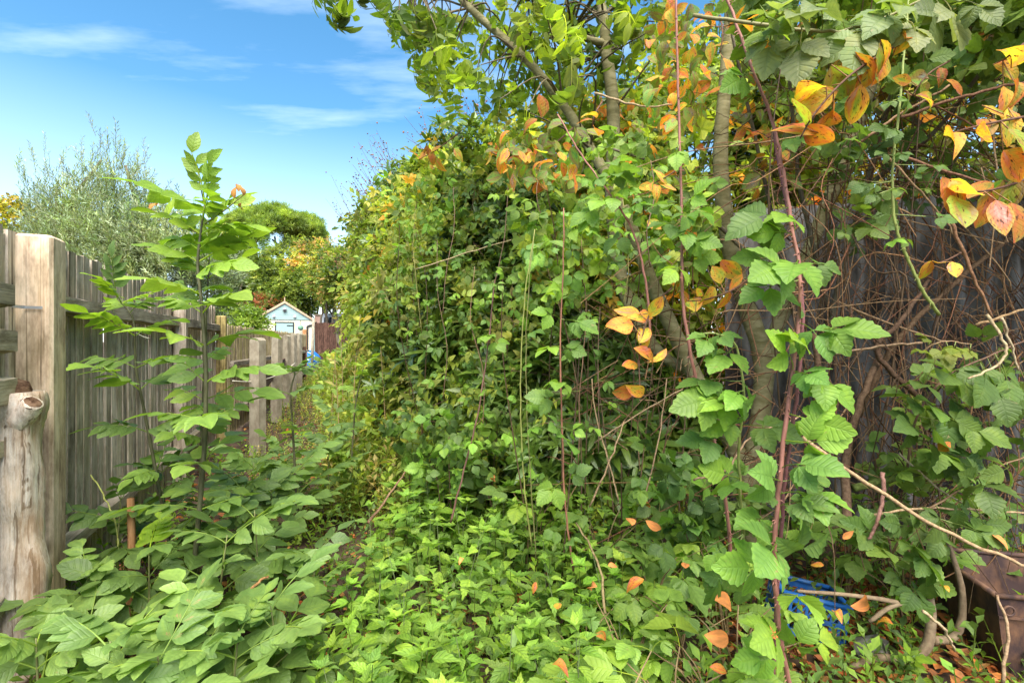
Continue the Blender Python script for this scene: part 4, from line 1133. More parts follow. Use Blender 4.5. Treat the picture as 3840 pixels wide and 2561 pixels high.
hedge('rhododendron', 'dark glossy rhododendron filling the shade under the hedge', (0.15, 4.35, 0.95), (0.95, 0.75, 0.95), 1007, 400, 800, 240, size=0.22, rsize=0.24, twigs=60, zmin=0.06)
hedge('rhododendron', 'glossy rhododendron with long leaves between forked tree and rhododendron shade', (0.62, 3.6, 0.72), (0.72, 0.5, 0.68), 1008, 60, 480, 200, size=0.2, rsize=0.19, twigs=70, zmin=0.06)
hedge('overgrown_shrub', 'low brambly foot of the hedge beside the path', (-1.05, 6.5, 0.75), (0.85, 1.3, 0.8), 1009, 1100, 120, 120, size=0.26, cols=HG + [(0.10, 0.15, 0.06)], twigs=60, zmin=0.04)
hedge('overgrown_shrub', 'leafy curtain of the hedge face left of the hanging canes', (-0.15, 4.75, 1.95), (0.75, 0.7, 1.0), 1010, 800, 620, 240, size=0.24, rsize=0.2, twigs=40, zmin=0.3)

oct_ = T([(1, 0, 0), (-1, 0, 0), (0, 1, 0), (0, -1, 0), (0, 0, 1), (0, 0, -1)], None, [(0, 2, 4), (2, 1, 4), (1, 3, 4), (3, 0, 4), (2, 0, 5), (1, 2, 5), (3, 1, 5), (0, 3, 5)])
for k, (lab, pts) in enumerate([('spray of dry brown seed heads sticking up from the hedge against the sky', [(1345, 640), (1365, 600), (1400, 560), (1440, 540), (1320, 690), (1375, 650)]), ('sparser dry seed heads on the hedge edge, lower down', [(1260, 760), (1290, 840), (1250, 900), (1300, 720), (1270, 960)]), ('dry seed heads along the hedge crest near the overhanging branches', [(1700, 380), (1760, 370), (1640, 420), (1560, 440), (1820, 380)])]):
    Yh = (7.6, 9.6, 6.4)[k]
    b = PX(*pts[0], Yh); b[2] = 0
    root = thing('dry_seed_spray', b, lab, 'seed heads', 'dry seed heads on the hedge')
    tw, sd = [], []
    for px, py in pts:
        for j in range(5):
            e = PX(px + rng.normal(0, 28), py + rng.normal(0, 22), Yh + rng.normal(0, .15)); s = PX(px + 110, py + 200, Yh + 0.3)
            p = catmull([s, (s + e) / 2 + rng.normal(0, .06, 3), e], 5)
            tw.append(tube(p, np.linspace(0.005, 0.002, len(p)), 4, tint=(0.20, 0.12, 0.07), cap=False))
            for q in range(6):
                sd.append(p[rng.integers(len(p) // 2, len(p))] + rng.normal(0, 0.05, 3))
    t = join(tw); t.v = t.v - b
    obj('twigs', t, M['twig'], root)['kind'] = 'stuff'
    n = len(sd)
    t = join(place_many([oct_], np.array(sd), unit(rng.normal(0, 1, (n, 3))), unit(rng.normal(0, 1, (n, 3))), rng.uniform(0.008, 0.018, n), pal([(1, 1, 1), (2.2, 1.9, 1.6), (3.0, 2.4, 2.0)], n))); t.v = t.v - b
    obj('seeds', t, M['berry'], root)['kind'] = 'stuff'

# ------------------------------------------------------------------ forked tree with overhanging crown
def scatter(regions, n, y0, y1):
    """n points through a slab of air between depths y0 and y1; regions (px, py, rx, ry) give its outline"""
    w = np.array([r[2] * r[3] for r in regions], float)
    k = rng.choice(len(regions), n, p=w / w.sum())
    R = np.array(regions, float)[k]
    a = rng.uniform(0, 6.283, n); s = np.sqrt(rng.uniform(0, 1, n))
    px = R[:, 0] + R[:, 2] * s * np.cos(a); py = R[:, 1] + R[:, 3] * s * np.sin(a)
    Y = rng.uniform(y0, y1, n)
    return np.stack([(px - 1920) / F * Y, Y, H - (py - 1280.5) / F * Y], 1)

def pxtube(pts, rad, n=8, lump=0.0, k=6, tint=(1, 1, 1)):
    p = catmull([PX(*q) for q in pts], k)
    r = np.interp(np.linspace(0, 1, len(p)), np.linspace(0, 1, len(rad)), rad) if np.ndim(rad) else rad
    return tube(p, r, n, tint=tint, lump=lump)

TY = 3.2
tb = GR(2835, TY)
tree = thing('forked_tree', tb, 'forked grey-green tree leaning left, its drooping leaves overhanging the path', 'tree')
def rel(t, o=None):
    t.v = t.v - (tb if o is None else np.array(o)); return t
base_pts = [(2835, 2075, TY), (2822, 1900, TY), (2800, 1780, TY)]
obj('trunk', rel(pxtube(base_pts, [0.105, 0.09, 0.088], 14, 0.03)), M['bark'], tree)
L1 = [(2802, 1800, TY), (2740, 1650, TY), (2640, 1480, TY - .05), (2520, 1230, TY - .05), (2440, 1050, TY), (2330, 760, TY + .05), (2215, 560, TY + .1), (2110, 390, TY + .15), (1960, 210, TY + .2), (1760, 30, TY + .3), (1640, -120, TY + .3)]
obj('limb', rel(pxtube(L1, np.array([0.084, 0.076, 0.07, 0.064, 0.058, 0.052, 0.046, 0.042, 0.038, 0.034, 0.03]) * 0.76, 12, 0.03)), M['bark'], tree)
L2 = [(2808, 1800, TY), (2850, 1560, TY), (2862, 1350, TY), (2800, 1150, TY + .03), (2745, 960, TY), (2712, 760, TY), (2702, 560, TY), (2720, 300, TY), (2740, 0, TY), (2745, -150, TY)]
obj('limb', rel(pxtube(L2, np.array([0.082, 0.078, 0.08, 0.074, 0.07, 0.068, 0.062, 0.052, 0.045, 0.04]) * 0.76, 12, 0.03)), M['bark'], tree)
L3 = [(2868, 1400, TY), (2915, 1230, TY), (2990, 1050, TY), (3080, 820, TY + .05), (3160, 620, TY + .05), (3230, 420, TY + .05), (3300, 200, TY), (3350, 20, TY), (3390, -150, TY)]
obj('limb', rel(pxtube(L3, np.array([0.066, 0.06, 0.056, 0.056, 0.058, 0.056, 0.05, 0.046, 0.04]) * 0.76, 12, 0.03)), M['bark'], tree)
L4 = [(2600, 1400, TY), (2480, 1330, TY + .1), (2380, 1190, TY + .2), (2320, 1000, TY + .3), (2295, 740, TY + .3), (2300, 420, TY + .35), (2275, 200, TY + .35), (2262, 60, TY + .35), (2230, -100, TY + .4)]
obj('limb', rel(pxtube(L4, [0.035, 0.04, 0.045, 0.048, 0.048, 0.046, 0.042, 0.036, 0.03], 10, 0.03)), M['bark'], tree)
obj('limb', rel(pxtube([(2278, 165, TY + .35), (2210, 150, TY + .3), (2140, 118, TY + .25), (2070, 70, TY + .2), (1980, -40, TY + .2)], [0.028, 0.024, 0.018, 0.014, 0.01], 8)), M['bark'], tree)
CR = [(1560, 70, 80, 90), (1620, 160, 110, 140), (1760, 120, 190, 160), (1960, 140, 230, 220), (2180, 130, 250, 200), (1720, 300, 110, 70), (1870, 330, 60, 60), (2030, 340, 180, 90), (2380, 60, 200, 110), (1500, 20, 60, 50)]
P = np.vstack([scatter(CR, 470, 2.7, 4.1), scatter([(1245, 5, 65, 30), (1330, -60, 150, 40)], 16, 2.5, 2.8), scatter([(1900, -330, 560, 280), (2500, -300, 500, 250)], 240, 2.6, 4.2)])
n = len(P)
def clear_of(P, line, gap, rad):
    # keep leaves from smothering a limb that hangs free in the photograph
    q = catmull([PX(*s) for s in line], 8)
    px, py = P[:, 0] / P[:, 1] * F, P[:, 2] / P[:, 1] * F - H * F / P[:, 1]
    lx, ly = q[:, 0] / q[:, 1] * F, q[:, 2] / q[:, 1] * F - H * F / q[:, 1]
    dmin = np.sqrt((px[:, None] - lx) ** 2 + (py[:, None] - ly) ** 2).min(1)
    return (dmin > gap) | (P[:, 1] > rad)
keep = clear_of(P, L1[6:], 85, 3.45) & clear_of(P, L4[4:], 60, 3.5)
P = P[keep]; n = len(P)
D = unit(rng.normal(0, 0.45, (n, 3)) + [-0.12, -0.1, -0.9]); U = unit(rng.normal(0, 0.6, (n, 3)) + [0, -0.5, 0.6])
CG = [(0.13, 0.22, 0.035), (0.10, 0.18, 0.03), (0.16, 0.26, 0.04), (0.075, 0.14, 0.035), (0.085, 0.13, 0.05)]
tint = pal(CG, n, 0.15)
foliage(tree, 'leaf', 'crown', TP['ash'], M['crown'], P, D, U, rng.uniform(0.17, 0.28, n), tint, 290)
limbpts = np.vstack([[PX(*q) for q in L1[5:]], [PX(*q) for q in L4[4:]], [PX(2140, 118, 3.4), PX(1980, -40, 3.4), PX(1740, -40, 3.3), PX(1500, -100, 3.0)]])
tw = []
for i in range(0, n, 3):
    b = limbpts[np.argmin(np.linalg.norm(limbpts - P[i], axis=1) + rng.uniform(0, 0.3, len(limbpts)))]
    m = (b + P[i]) / 2 + rng.normal(0, 0.05, 3) + [0, 0, 0.1]
    tw.append(tube(catmull([b, m, P[i]], 4), np.linspace(0.009, 0.003, 9), 5, tint=np.array([0.16, 0.13, 0.08]) * rng.uniform(0.7, 1.3), cap=False))
obj('twigs', rel(join(tw)), M['twig'], tree)['kind'] = 'stuff'

# ------------------------------------------------------------------ autumn-coloured tree at the right
at_ = GR(3050, 2.95)
atree = thing('autumn_tree', at_, 'small tree with yellow and orange oval leaves behind the hanging canes', 'tree')
stems = [[(3050, 2090, 2.95), (3060, 1700, 2.95), (3120, 1200, 2.9), (3250, 700, 2.8), (3360, 300, 2.6), (3500, -60, 2.5)],
         [(3080, 1600, 2.95), (2960, 1100, 2.8), (2850, 600, 2.7), (2760, 200, 2.6), (2700, -100, 2.6)],
         [(3120, 1200, 2.9), (3000, 700, 2.8), (2960, 300, 2.6), (2900, -60, 2.5)],
         [(2960, 1100, 2.8), (2700, 850, 2.6), (2500, 640, 2.5), (2300, 560, 2.5)],
         [(3250, 700, 2.8), (3500, 500, 2.5), (3700, 250, 2.3), (3900, 100, 2.2)]]
for k, s in enumerate(stems):
    obj('branch', rel(pxtube(s, [0.035 if k == 0 else 0.014, 0.02 if k == 0 else 0.01, 0.006], 7), at_), M['darkbark'], atree)
AR = [(2560, 120, 160, 160), (2820, 120, 200, 140), (2620, 380, 70, 180), (2830, 380, 80, 160), (2500, 420, 120, 150), (2900, 600, 90, 150), (2460, 720, 120, 120), (2620, 900, 60, 120), (3050, 100, 180, 120), (3500, 120, 200, 100), (3350, 350, 120, 120), (2250, 620, 120, 100), (2050, 560, 180, 120), (1960, 620, 120, 80)]
P = np.vstack([scatter(AR, 620, 2.3, 3.0), scatter([(2900, -250, 600, 200), (3500, -250, 500, 200)], 300, 2.0, 3.0)])
P = P[clear_of(P, L2[3:], 60, 3.3) & clear_of(P, L3[2:], 50, 3.3) & clear_of(P, L1[3:7], 60, 3.3)]
n = len(P)
D = unit(rng.normal(0, 0.6, (n, 3)) + [0, -0.1, -0.5]); U = unit(rng.normal(0, 0.5, (n, 3)) + [0, -0.8, 0.5])
tint = np.where(rng.uniform(0, 1, (n, 1)) < 0.38, np.array([(1, 1, 1), (0.9, 1.1, 1), (1, .8, .9), (.65, .55, .6)])[rng.integers(0, 4, n)] * rng.uniform(0.7, 1.0, (n, 1)), np.array([0.26, 0.62, 0.8]) * rng.uniform(0.6, 1.1, (n, 1)))
foliage(atree, 'leaf', 'foliage', TP['oval'], M['autumn'], P, D, U, rng.uniform(0.07, 0.115, n), tint, 290)

def autumn_branch(label, pts, leaves, size, green=0.0, r=0.004, spread=40, cat='branch'):
    """pts: (px, py, Y) of the twig; leaves: (px, py) where leaves hang, else spread along it"""
    b = PX(*pts[0])
    root = thing('autumn_branch', b, label, cat, 'branches with orange autumn leaves')
    p = catmull([PX(*q) for q in pts], 5)
    t = tube(p, np.linspace(r, r * 0.5, len(p)), 6, tint=(0.13, 0.07, 0.045)); t.v = t.v - b
    obj('twig', t, M['twig'], root)
    n = len(leaves)
    P = []
    for (lx, ly) in leaves:
        Yl = pts[min(1, len(pts) - 1)][2] + random.uniform(-.05, .05)
        P.append(PX(lx, ly, Yl))
    P = np.array(P)
    near_ = np.array([p[np.argmin(np.linalg.norm(p - q, axis=1))] for q in P])
    D = unit(P - near_ + rng.normal(0, 0.02, P.shape) + [0, -0.01, -0.015])
    U = unit(rng.normal(0, 0.35, P.shape) + [0, -0.85, 0.45])
    S = size * rng.uniform(0.8, 1.15, n)
    base = P - D * S[:, None] * 0.5
    ap = np.array([(1, 1, 1), (1.0, 0.78, 0.9), (0.85, 1.05, 1), (1.0, 1.25, 1.3), (0.95, 1.1, 0.8), (0.62, 0.5, 0.6), (0.8, 0.7, 0.8)])
    tint = np.where(rng.uniform(0, 1, (n, 1)) < green, np.array([0.42, 0.85, 0.9]), ap[rng.integers(0, len(ap), n)] * rng.uniform(0.8, 1.08, (n, 1)))
    leaf_objects(root, 'leaf', TP['oval'] + TP['curled'][:1], M['autumn'], base, D, U, S, tint)
    st = [tube([q, b2], 0.0016, 4, tint=(0.3, 0.16, 0.07), cap=False) for q, b2 in zip(near_, base)]
    t = join(st); t.v = t.v - b
    obj('leaf_stalks', t, M['twig'], root)['kind'] = 'stuff'
    return root

autumn_branch('arching branch of big orange-red leaves at the top beside the thick leaning limb', [(3480, 120, 1.45), (3330, 190, 1.35), (3180, 290, 1.3), (3060, 420, 1.3), (3000, 520, 1.32)],
              [(3400, 140), (3330, 235), (3290, 240), (3250, 290), (3200, 330), (3150, 310), (3120, 390), (3060, 380), (3030, 330), (3100, 460), (3210, 405), (3250, 250), (3000, 420), (2980, 480), (3080, 520), (3200, 260), (3140, 250)], 0.115, 0.08)
autumn_branch('branch of yellow-orange leaves reaching in at the right edge, upper of two', [(3900, 430, 1.3), (3780, 450, 1.25), (3640, 480, 1.25), (3540, 510, 1.28)],
              [(3800, 470), (3830, 540), (3690, 500), (3590, 510), (3820, 610), (3760, 440), (3700, 470)], 0.105, 0.35)
autumn_branch('thick cluster of yellow and orange leaves at the right edge, lower of two', [(3910, 640, 1.3), (3800, 690, 1.25), (3660, 720, 1.25), (3520, 700, 1.28)],
              [(3780, 760), (3720, 740), (3620, 715), (3580, 730), (3600, 790), (3690, 790), (3750, 820), (3800, 700), (3830, 650), (3680, 700), (3810, 830)], 0.115, 0.3)
autumn_branch('few orange leaves high at the right edge', [(3900, 120, 1.4), (3820, 180, 1.3), (3760, 230, 1.3)], [(3810, 190), (3790, 260), (3820, 350), (3780, 380)], 0.10, 0.1)
autumn_branch('sprig of small yellow leaves below the arching orange branch', [(3560, 230, 1.9), (3480, 280, 1.7), (3420, 360, 1.7)], [(3440, 295), (3530, 285), (3490, 370), (3470, 345), (3590, 320), (3410, 390), (3380, 300)], 0.085, 0.15)
autumn_branch('hanging cluster of bright orange leaves in front of the left limb', [(2520, 1080, 1.75), (2450, 1150, 1.72), (2400, 1300, 1.7), (2400, 1480, 1.7)],
              [(2350, 1170), (2330, 1220), (2430, 1180), (2460, 1150), (2400, 1190), (2410, 1270), (2430, 1330), (2470, 1345), (2360, 1370), (2340, 1470), (2390, 1465), (2420, 1250)], 0.095, 0.0)
autumn_branch('orange and pinkish leaves crossing in front of the tree fork', [(2850, 1010, 1.8), (2760, 1080, 1.78), (2660, 1120, 1.75), (2580, 1130, 1.75)],
              [(2690, 1030), (2760, 1060), (2820, 1090), (2790, 1130), (2660, 1110), (2600, 1140), (2570, 1130), (2720, 1130), (2740, 1010), (2620, 1100)], 0.09, 0.05)
autumn_branch('small orange leaves beside the upright pink cane', [(2580, 600, 1.9), (2520, 650, 1.85), (2450, 690, 1.85)], [(2440, 690), (2480, 660), (2520, 650), (2460, 720), (2420, 700), (2500, 700)], 0.075, 0.0)
autumn_branch('two bright orange leaves above the bramble leaves, under the sloping limb', [(2260, 380, 2.1), (2230, 430, 2.0), (2220, 480, 2.0)], [(2215, 425), (2240, 490), (2190, 450)], 0.085, 0.0)
autumn_branch('salmon orange leaf cluster high on the hedge face', [(1720, 500, 3.9), (1640, 560, 3.8), (1570, 600, 3.8)], [(1555, 575), (1600, 565), (1620, 595), (1650, 620), (1585, 585), (1620, 640), (1720, 580), (1635, 560)], 0.115, 0.0, r=0.006)
autumn_branch('spread of orange and yellow leaves along the hedge below the sloping limb', [(2150, 480, 3.0), (2050, 560, 2.9), (1920, 600, 2.9), (1840, 570, 2.9)],
              [(2040, 540), (1990, 590), (1940, 570), (1900, 620), (1960, 640), (1870, 560), (2080, 600), (1980, 690), (2110, 690), (1840, 590), (1930, 600), (2030, 560), (1890, 580), (2070, 700)], 0.10, 0.12, r=0.006)
autumn_branch('yellow leaves dangling between the two pink canes', [(2700, 60, 1.9), (2710, 130, 1.85), (2700, 200, 1.85)], [(2700, 170), (2660, 60), (2760, 60), (2620, 100), (2800, 90), (2840, 60), (2740, 250)], 0.085, 0.2)
autumn_branch('lone orange leaves among the dry stems', [(3620, 940, 1.9), (3540, 980, 1.8), (3480, 990, 1.8)], [(3520, 985), (3580, 1010), (3470, 1020)], 0.08, 0.0)

# ------------------------------------------------------------------ bramble canes
BG = [(0.12, 0.255, 0.045), (0.10, 0.22, 0.045), (0.145, 0.285, 0.05), (0.085, 0.185, 0.05), (0.08, 0.17, 0.055)]
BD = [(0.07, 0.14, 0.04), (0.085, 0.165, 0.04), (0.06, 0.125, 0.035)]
def bramble_cane(label, pts, leaves, size, rad, tint, cols=BG, thorns=0, ts='bramble', face=0.8, name='bramble_cane', group='trailing bramble canes', leafpart='leaf'):
    lo = min(pts, key=lambda q: PX(*q)[2])
    b = PX(*lo); b[2] = max(b[2], 0.0)
    root = thing(name, b, label, 'cane', group)
    p = catmull([PX(*q) for q in pts], 6)
    p = p + rng.normal(0, 0.0012, p.shape)
    tt = [tube(p, np.linspace(rad, rad * 0.55, len(p))[::-1] if PX(*pts[0])[2] > PX(*pts[-1])[2] else np.linspace(rad, rad * 0.55, len(p)), 7, tint=tint)]
    for i in range(thorns):
        k = rng.integers(0, len(p) - 1); f = rng.uniform()
        q = p[k] * (1 - f) + p[k + 1] * f
        d = unit(np.cross(unit(p[k + 1] - p[k]), rng.normal(0, 1, 3)))
        tt.append(tube([q, q + d * rad * 1.3, q + d * rad * 2.1 + [0, 0, -rad * .5]], [rad * 0.45, rad * 0.22, rad * 0.05], 4, tint=np.array(tint) * 1.2, cap=False))
    t = join(tt); t.v = t.v - b
    obj('cane', t, M['stem'], root)
    n = len(leaves)
    if n:
        P = []; Ds = []
        for (lx, ly) in leaves:
            i = np.argmin([math.hypot(1920 + F * q[0] / q[1] - lx, 1280.5 - F * (q[2] - H) / q[1] - ly) for q in p])
            c = PX(lx, ly, p[i][1] - 0.06 + random.uniform(-.05, .05))
            dd = c - p[i]
            if np.linalg.norm(dd) < 0.03: dd = np.array([random.choice((-1, 1)) * 0.7, -0.5, -0.2])
            Ds.append(dd); P.append(p[i])
        P = np.array(P); reach = np.array([np.linalg.norm(d) for d in Ds]); D = unit(np.array(Ds) + rng.normal(0, 0.01, P.shape))
        U = unit(rng.normal(0, 0.36, P.shape) + [0, -face, 0.75])
        S = size * rng.uniform(0.68, 1.2, n)
        base = P + D * np.clip(reach - S * 1.0, 0, 0.09)[:, None]
        leaf_objects(root, leafpart, TP[ts], M['bramble'], base, D, U, S, pal(cols, n, 0.14))
        ext = [tube([q, b2], 0.0016, 4, tint=(0.25, 0.3, 0.09), cap=False) for q, b2 in zip(P, base) if np.linalg.norm(q - b2) > 0.01]
        if ext:
            t = join(ext); t.v = t.v - b
            obj('leaf_stalks', t, M['stem'], root)['kind'] = 'stuff'
    return root

PINK = (0.31, 0.135, 0.10); PLUM = (0.20, 0.075, 0.075); GRN = (0.26, 0.30, 0.08); TAN = (0.34, 0.22, 0.12)
bramble_cane('straight pinkish cane dropping from the top, few leaves, left of the tree fork', [(2533, -40, 1.75), (2545, 400, 1.75), (2556, 800, 1.72), (2560, 1100, 1.7), (2600, 1380, 1.7), (2670, 1620, 1.75), (2725, 1900, 1.8), (2740, 2120, 1.85)],
             [(2500, 790), (2590, 780), (2560, 820), (2640, 790), (2560, 1010), (2640, 960), (2500, 830), (2590, 870), (2520, 560), (2620, 900)], 0.078, 0.0072, PINK, thorns=70)
bramble_cane('thick pink thorny cane with large grouped leaves hanging right down in front', [(2715, -40, 1.55), (2810, 230, 1.52), (2900, 470, 1.5), (2935, 640, 1.48), (2968, 850, 1.45), (3000, 1050, 1.42), (2985, 1300, 1.4), (2945, 1600, 1.4), (2915, 1900, 1.4), (2905, 2150, 1.42), (2930, 2400, 1.45), (2985, 2680, 1.5)],
             [(2880, 120), (2780, 300), (2970, 520), (2930, 830), (2870, 800), (2920, 880), (2860, 1080), (2930, 1030), (2990, 990), (3090, 1230), (3000, 1290), (3160, 1240), (3050, 1400), (3120, 1420), (2960, 1400), (3040, 1580), (3000, 1640), (3020, 1750), (3060, 1800), (2980, 1860), (3030, 1900), (2900, 1800), (3010, 2080), (2900, 2050), (2960, 2230), (2830, 2100), (2900, 2380), (2980, 2430), (2860, 2470)],
             0.102, 0.0078, PINK, thorns=110)
bramble_cane('plum-coloured cane running close beside the thick pink cane', [(2890, 430, 1.56), (2935, 700, 1.55), (2990, 950, 1.52), (3010, 1200, 1.5), (2990, 1450, 1.5), (2950, 1750, 1.5), (2925, 2050, 1.52), (2900, 2500, 1.6), (2895, 2650, 1.62)],
             [(2980, 350), (3050, 1000), (2860, 1000), (2980, 1150), (2870, 1850), (2850, 1950)], 0.085, 0.0068, PLUM, thorns=60)
bramble_cane('arching bramble across the tree fork with leaves at the branch crossing', [(2580, 1260, 1.6), (2680, 1250, 1.55), (2760, 1300, 1.55), (2790, 1500, 1.55), (2770, 1700, 1.6), (2790, 2000, 1.65)],
             [(2690, 1240), (2730, 1320), (2650, 1290), (2640, 1450), (2600, 1490), (2690, 1500), (2760, 1480), (2740, 1550), (2810, 1540), (2640, 1640), (2840, 1600), (2760, 1800), (2720, 1780), (2680, 2080), (2740, 2160), (2660, 2230), (2790, 2280), (2700, 2330)], 0.085, 0.005, GRN)
bramble_cane('slim reddish vertical cane with spaced leaf groups in the middle of the hedge face', [(2115, 780, 2.1), (2112, 1000, 2.1), (2100, 1300, 2.1), (2108, 1600, 2.1), (2120, 1900, 2.1), (2150, 2140, 2.15)],
             [(2050, 900), (2150, 940), (2100, 1090), (2060, 1180), (2170, 1200), (2140, 1290), (2060, 1300), (2100, 1430), (2040, 1480), (2160, 1600), (2080, 1620), (2140, 1660), (2090, 1810), (2150, 1790), (2080, 1990), (2120, 2010)], 0.078, 0.0048, (0.30, 0.13, 0.08))
bramble_cane('yellow-green trailing stem left of the slim reddish cane', [(2005, 860, 2.2), (1965, 1150, 2.2), (1952, 1500, 2.2), (1965, 1800, 2.2), (1995, 2060, 2.25)], [(1980, 1360), (1930, 1480), (1990, 1500), (1960, 1700), (2010, 1240)], 0.05, 0.0042, (0.25, 0.26, 0.07), group=None)
bramble_cane('second yellow-green stem twining beside the first', [(2000, 900, 2.25), (1975, 1200, 2.25), (1975, 1500, 2.22), (1990, 1800, 2.2), (2010, 2100, 2.25)], [(2010, 1600), (2020, 1780)], 0.04, 0.003, (0.22, 0.21, 0.07), group=None)
bramble_cane('dark brown cane swinging down left of the yellow-green stems', [(1855, 1050, 2.6), (1830, 1300, 2.55), (1790, 1560, 2.5), (1730, 1800, 2.5), (1690, 1960, 2.5)], [(1820, 1250), (1870, 1280), (1800, 1470), (1760, 1660), (1840, 1060)], 0.065, 0.0055, (0.16, 0.08, 0.06))
bramble_cane('pink cane slanting down from the sloping limb', [(2090, 430, 2.1), (2180, 580, 2.05), (2280, 720, 2.0), (2370, 860, 2.0), (2420, 1050, 2.0), (2440, 1280, 2.0)], [(2310, 740), (2260, 760), (2350, 690), (2330, 640), (2400, 760), (2240, 660), (2280, 620), (2480, 760), (2310, 890), (2200, 800), (2130, 870)], 0.085, 0.0055, PINK)
bramble_cane('green thorny stem hanging down over the dark tangle', [(3410, -30, 1.75), (3390, 200, 1.72), (3368, 450, 1.7), (3345, 650, 1.7), (3355, 830, 1.7), (3400, 960, 1.7), (3460, 1090, 1.7), (3520, 1180, 1.72)],
             [(3340, 370), (3420, 370), (3310, 480), (3370, 480), (3300, 570), (3400, 570), (3330, 610), (3290, 700), (3230, 720), (3350, 700), (3350, 790), (3390, 900), (3340, 920), (3230, 690), (3180, 690)], 0.052, 0.006, (0.24, 0.28, 0.07), thorns=60, cols=BD + BG[:1])
bramble_cane('grey-green bramble spray with dried berries across the top', [(2600, 60, 1.5), (2850, 90, 1.45), (3080, 120, 1.4), (3260, 90, 1.4), (3500, -20, 1.45)],
             [(3000, 60), (3080, 90), (3150, 60), (3200, 130), (3250, 90), (3300, 150), (3320, 60), (2990, 160), (3380, 40), (3440, 110), (2920, 30), (3530, 70), (3600, 40), (3700, 50), (2900, 140), (2860, 60)], 0.095, 0.006, (0.22, 0.20, 0.08), cols=[(0.10, 0.16, 0.075), (0.12, 0.18, 0.09), (0.085, 0.14, 0.06), (0.14, 0.2, 0.1)])
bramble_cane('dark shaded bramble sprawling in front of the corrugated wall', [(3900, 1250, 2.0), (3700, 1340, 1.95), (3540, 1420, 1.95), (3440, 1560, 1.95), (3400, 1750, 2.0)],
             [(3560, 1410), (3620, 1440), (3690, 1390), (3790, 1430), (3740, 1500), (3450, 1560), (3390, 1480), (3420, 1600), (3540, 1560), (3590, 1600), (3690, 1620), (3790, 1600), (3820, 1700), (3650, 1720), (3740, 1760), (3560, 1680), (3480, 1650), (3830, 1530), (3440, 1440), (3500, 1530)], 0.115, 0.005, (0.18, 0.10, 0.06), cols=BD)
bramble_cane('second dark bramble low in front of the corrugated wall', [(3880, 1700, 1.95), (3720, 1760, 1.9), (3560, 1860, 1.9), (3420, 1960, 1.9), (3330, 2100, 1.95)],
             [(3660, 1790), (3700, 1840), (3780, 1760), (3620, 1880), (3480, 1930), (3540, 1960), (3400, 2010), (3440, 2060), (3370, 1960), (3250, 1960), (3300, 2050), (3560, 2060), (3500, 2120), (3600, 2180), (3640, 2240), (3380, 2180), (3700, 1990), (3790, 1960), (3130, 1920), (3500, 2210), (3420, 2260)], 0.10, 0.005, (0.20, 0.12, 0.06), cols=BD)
bramble_cane('small yellow-green bramble sprig on the tangle', [(3440, 1330, 1.9), (3530, 1280, 1.85), (3640, 1290, 1.85)], [(3490, 1280), (3530, 1310), (3590, 1290), (3640, 1320), (3560, 1330), (3460, 1320)], 0.055, 0.003, TAN, cols=[(0.12, 0.17, 0.035), (0.10, 0.15, 0.03)])

# loose bramble leaves on the hedge face and in the tree's foot
def bramble_patch(name, label, base, regions, n, y0, y1, size, cols, singles, ts='bramble', group='bramble thickets', up=0.55, face=0.5):
    root = thing(name, base, label, 'bramble', group)
    P = scatter(regions, n, y0, y1)
    P[:, 2] = np.maximum(P[:, 2], 0.06)
    P = P[clear_of(P, L2[1:], 55, 3.2) & clear_of(P, L1[1:6], 60, 3.2)]; n = len(P)
    D = unit(rng.normal(0, 0.7, (n, 3)) + [0, -0.35, -0.15]); U = unit(rng.normal(0, 0.5, (n, 3)) + [0, -face, up])
    foliage(root, 'leaf', 'foliage', TP[ts], M['bramble'], P, D, U, size * rng.uniform(0.45, 1.2, n), pal(cols, n, 0.2), singles)
    b = np.array(base); tw = []
    for i in range(max(8, n // 40)):
        q = P[rng.integers(0, n)]
        m = b * 0.5 + q * 0.5 + [0, 0, 0.25] + rng.normal(0, 0.06, 3)
        b_ = np.array([b[0] * 0.35 + q[0] * 0.65, b[1] + rng.uniform(-.1, .3), 0.0]) + rng.normal(0, 0.1, 3) * [1, 1, 0]
        m = b_ * 0.4 + q * 0.6 + [0, 0, 0.15] + rng.normal(0, 0.08, 3)
        tw.append(tube(catmull([b_, m, q], 5), np.linspace(0.005, 0.002, 11), 5, tint=np.array([0.13, 0.08, 0.045]) * rng.uniform(0.7, 1.3), cap=False))
    t = join(tw); t.v = t.v - b
    obj('stems', t, M['stem'], root)['kind'] = 'stuff'
bramble_patch('bramble_bush', 'broad bramble of mid-green leaves across the hedge between the canes', GR(2330, 2.9),
              [(2200, 950, 300, 170), (2400, 850, 280, 160), (2560, 800, 160, 160), (2100, 750, 200, 140), (2280, 620, 180, 120), (2480, 560, 130, 120), (2000, 1060, 150, 120)], 620, 2.3, 3.0, 0.066, BG + HG[:3] + BD[:1], 260)
bramble_patch('bramble_bush', 'bramble climbing round the base of the forked tree', GR(2700, 2.6), [(2650, 1900, 200, 160), (2450, 1800, 120, 100), (2560, 2000, 180, 120), (3000, 1950, 120, 120)], 150, 2.2, 2.7, 0.085, BG + BD, 120)
bramble_patch('bramble_bush', 'leafy bramble hanging over the hedge left of centre', GR(1700, 4.0), [(1750, 900, 280, 160), (1650, 1150, 220, 150), (1850, 1250, 160, 150), (1550, 750, 180, 120), (1900, 760, 150, 120), (1750, 1450, 150, 120)], 620, 3.3, 4.3, 0.066, BG + HG + BD[:2], 240, ts='bramble_far')
bramble_patch('bramble_bush', 'dull grey-green bramble at the hedge foot above the nettles', GR(1780, 3.3), [(1740, 1750, 180, 110), (1650, 1650, 180, 110), (1850, 1600, 80, 100), (1550, 1600, 160, 100)], 200, 2.9, 3.5, 0.075, BD + BG[:1], 160)
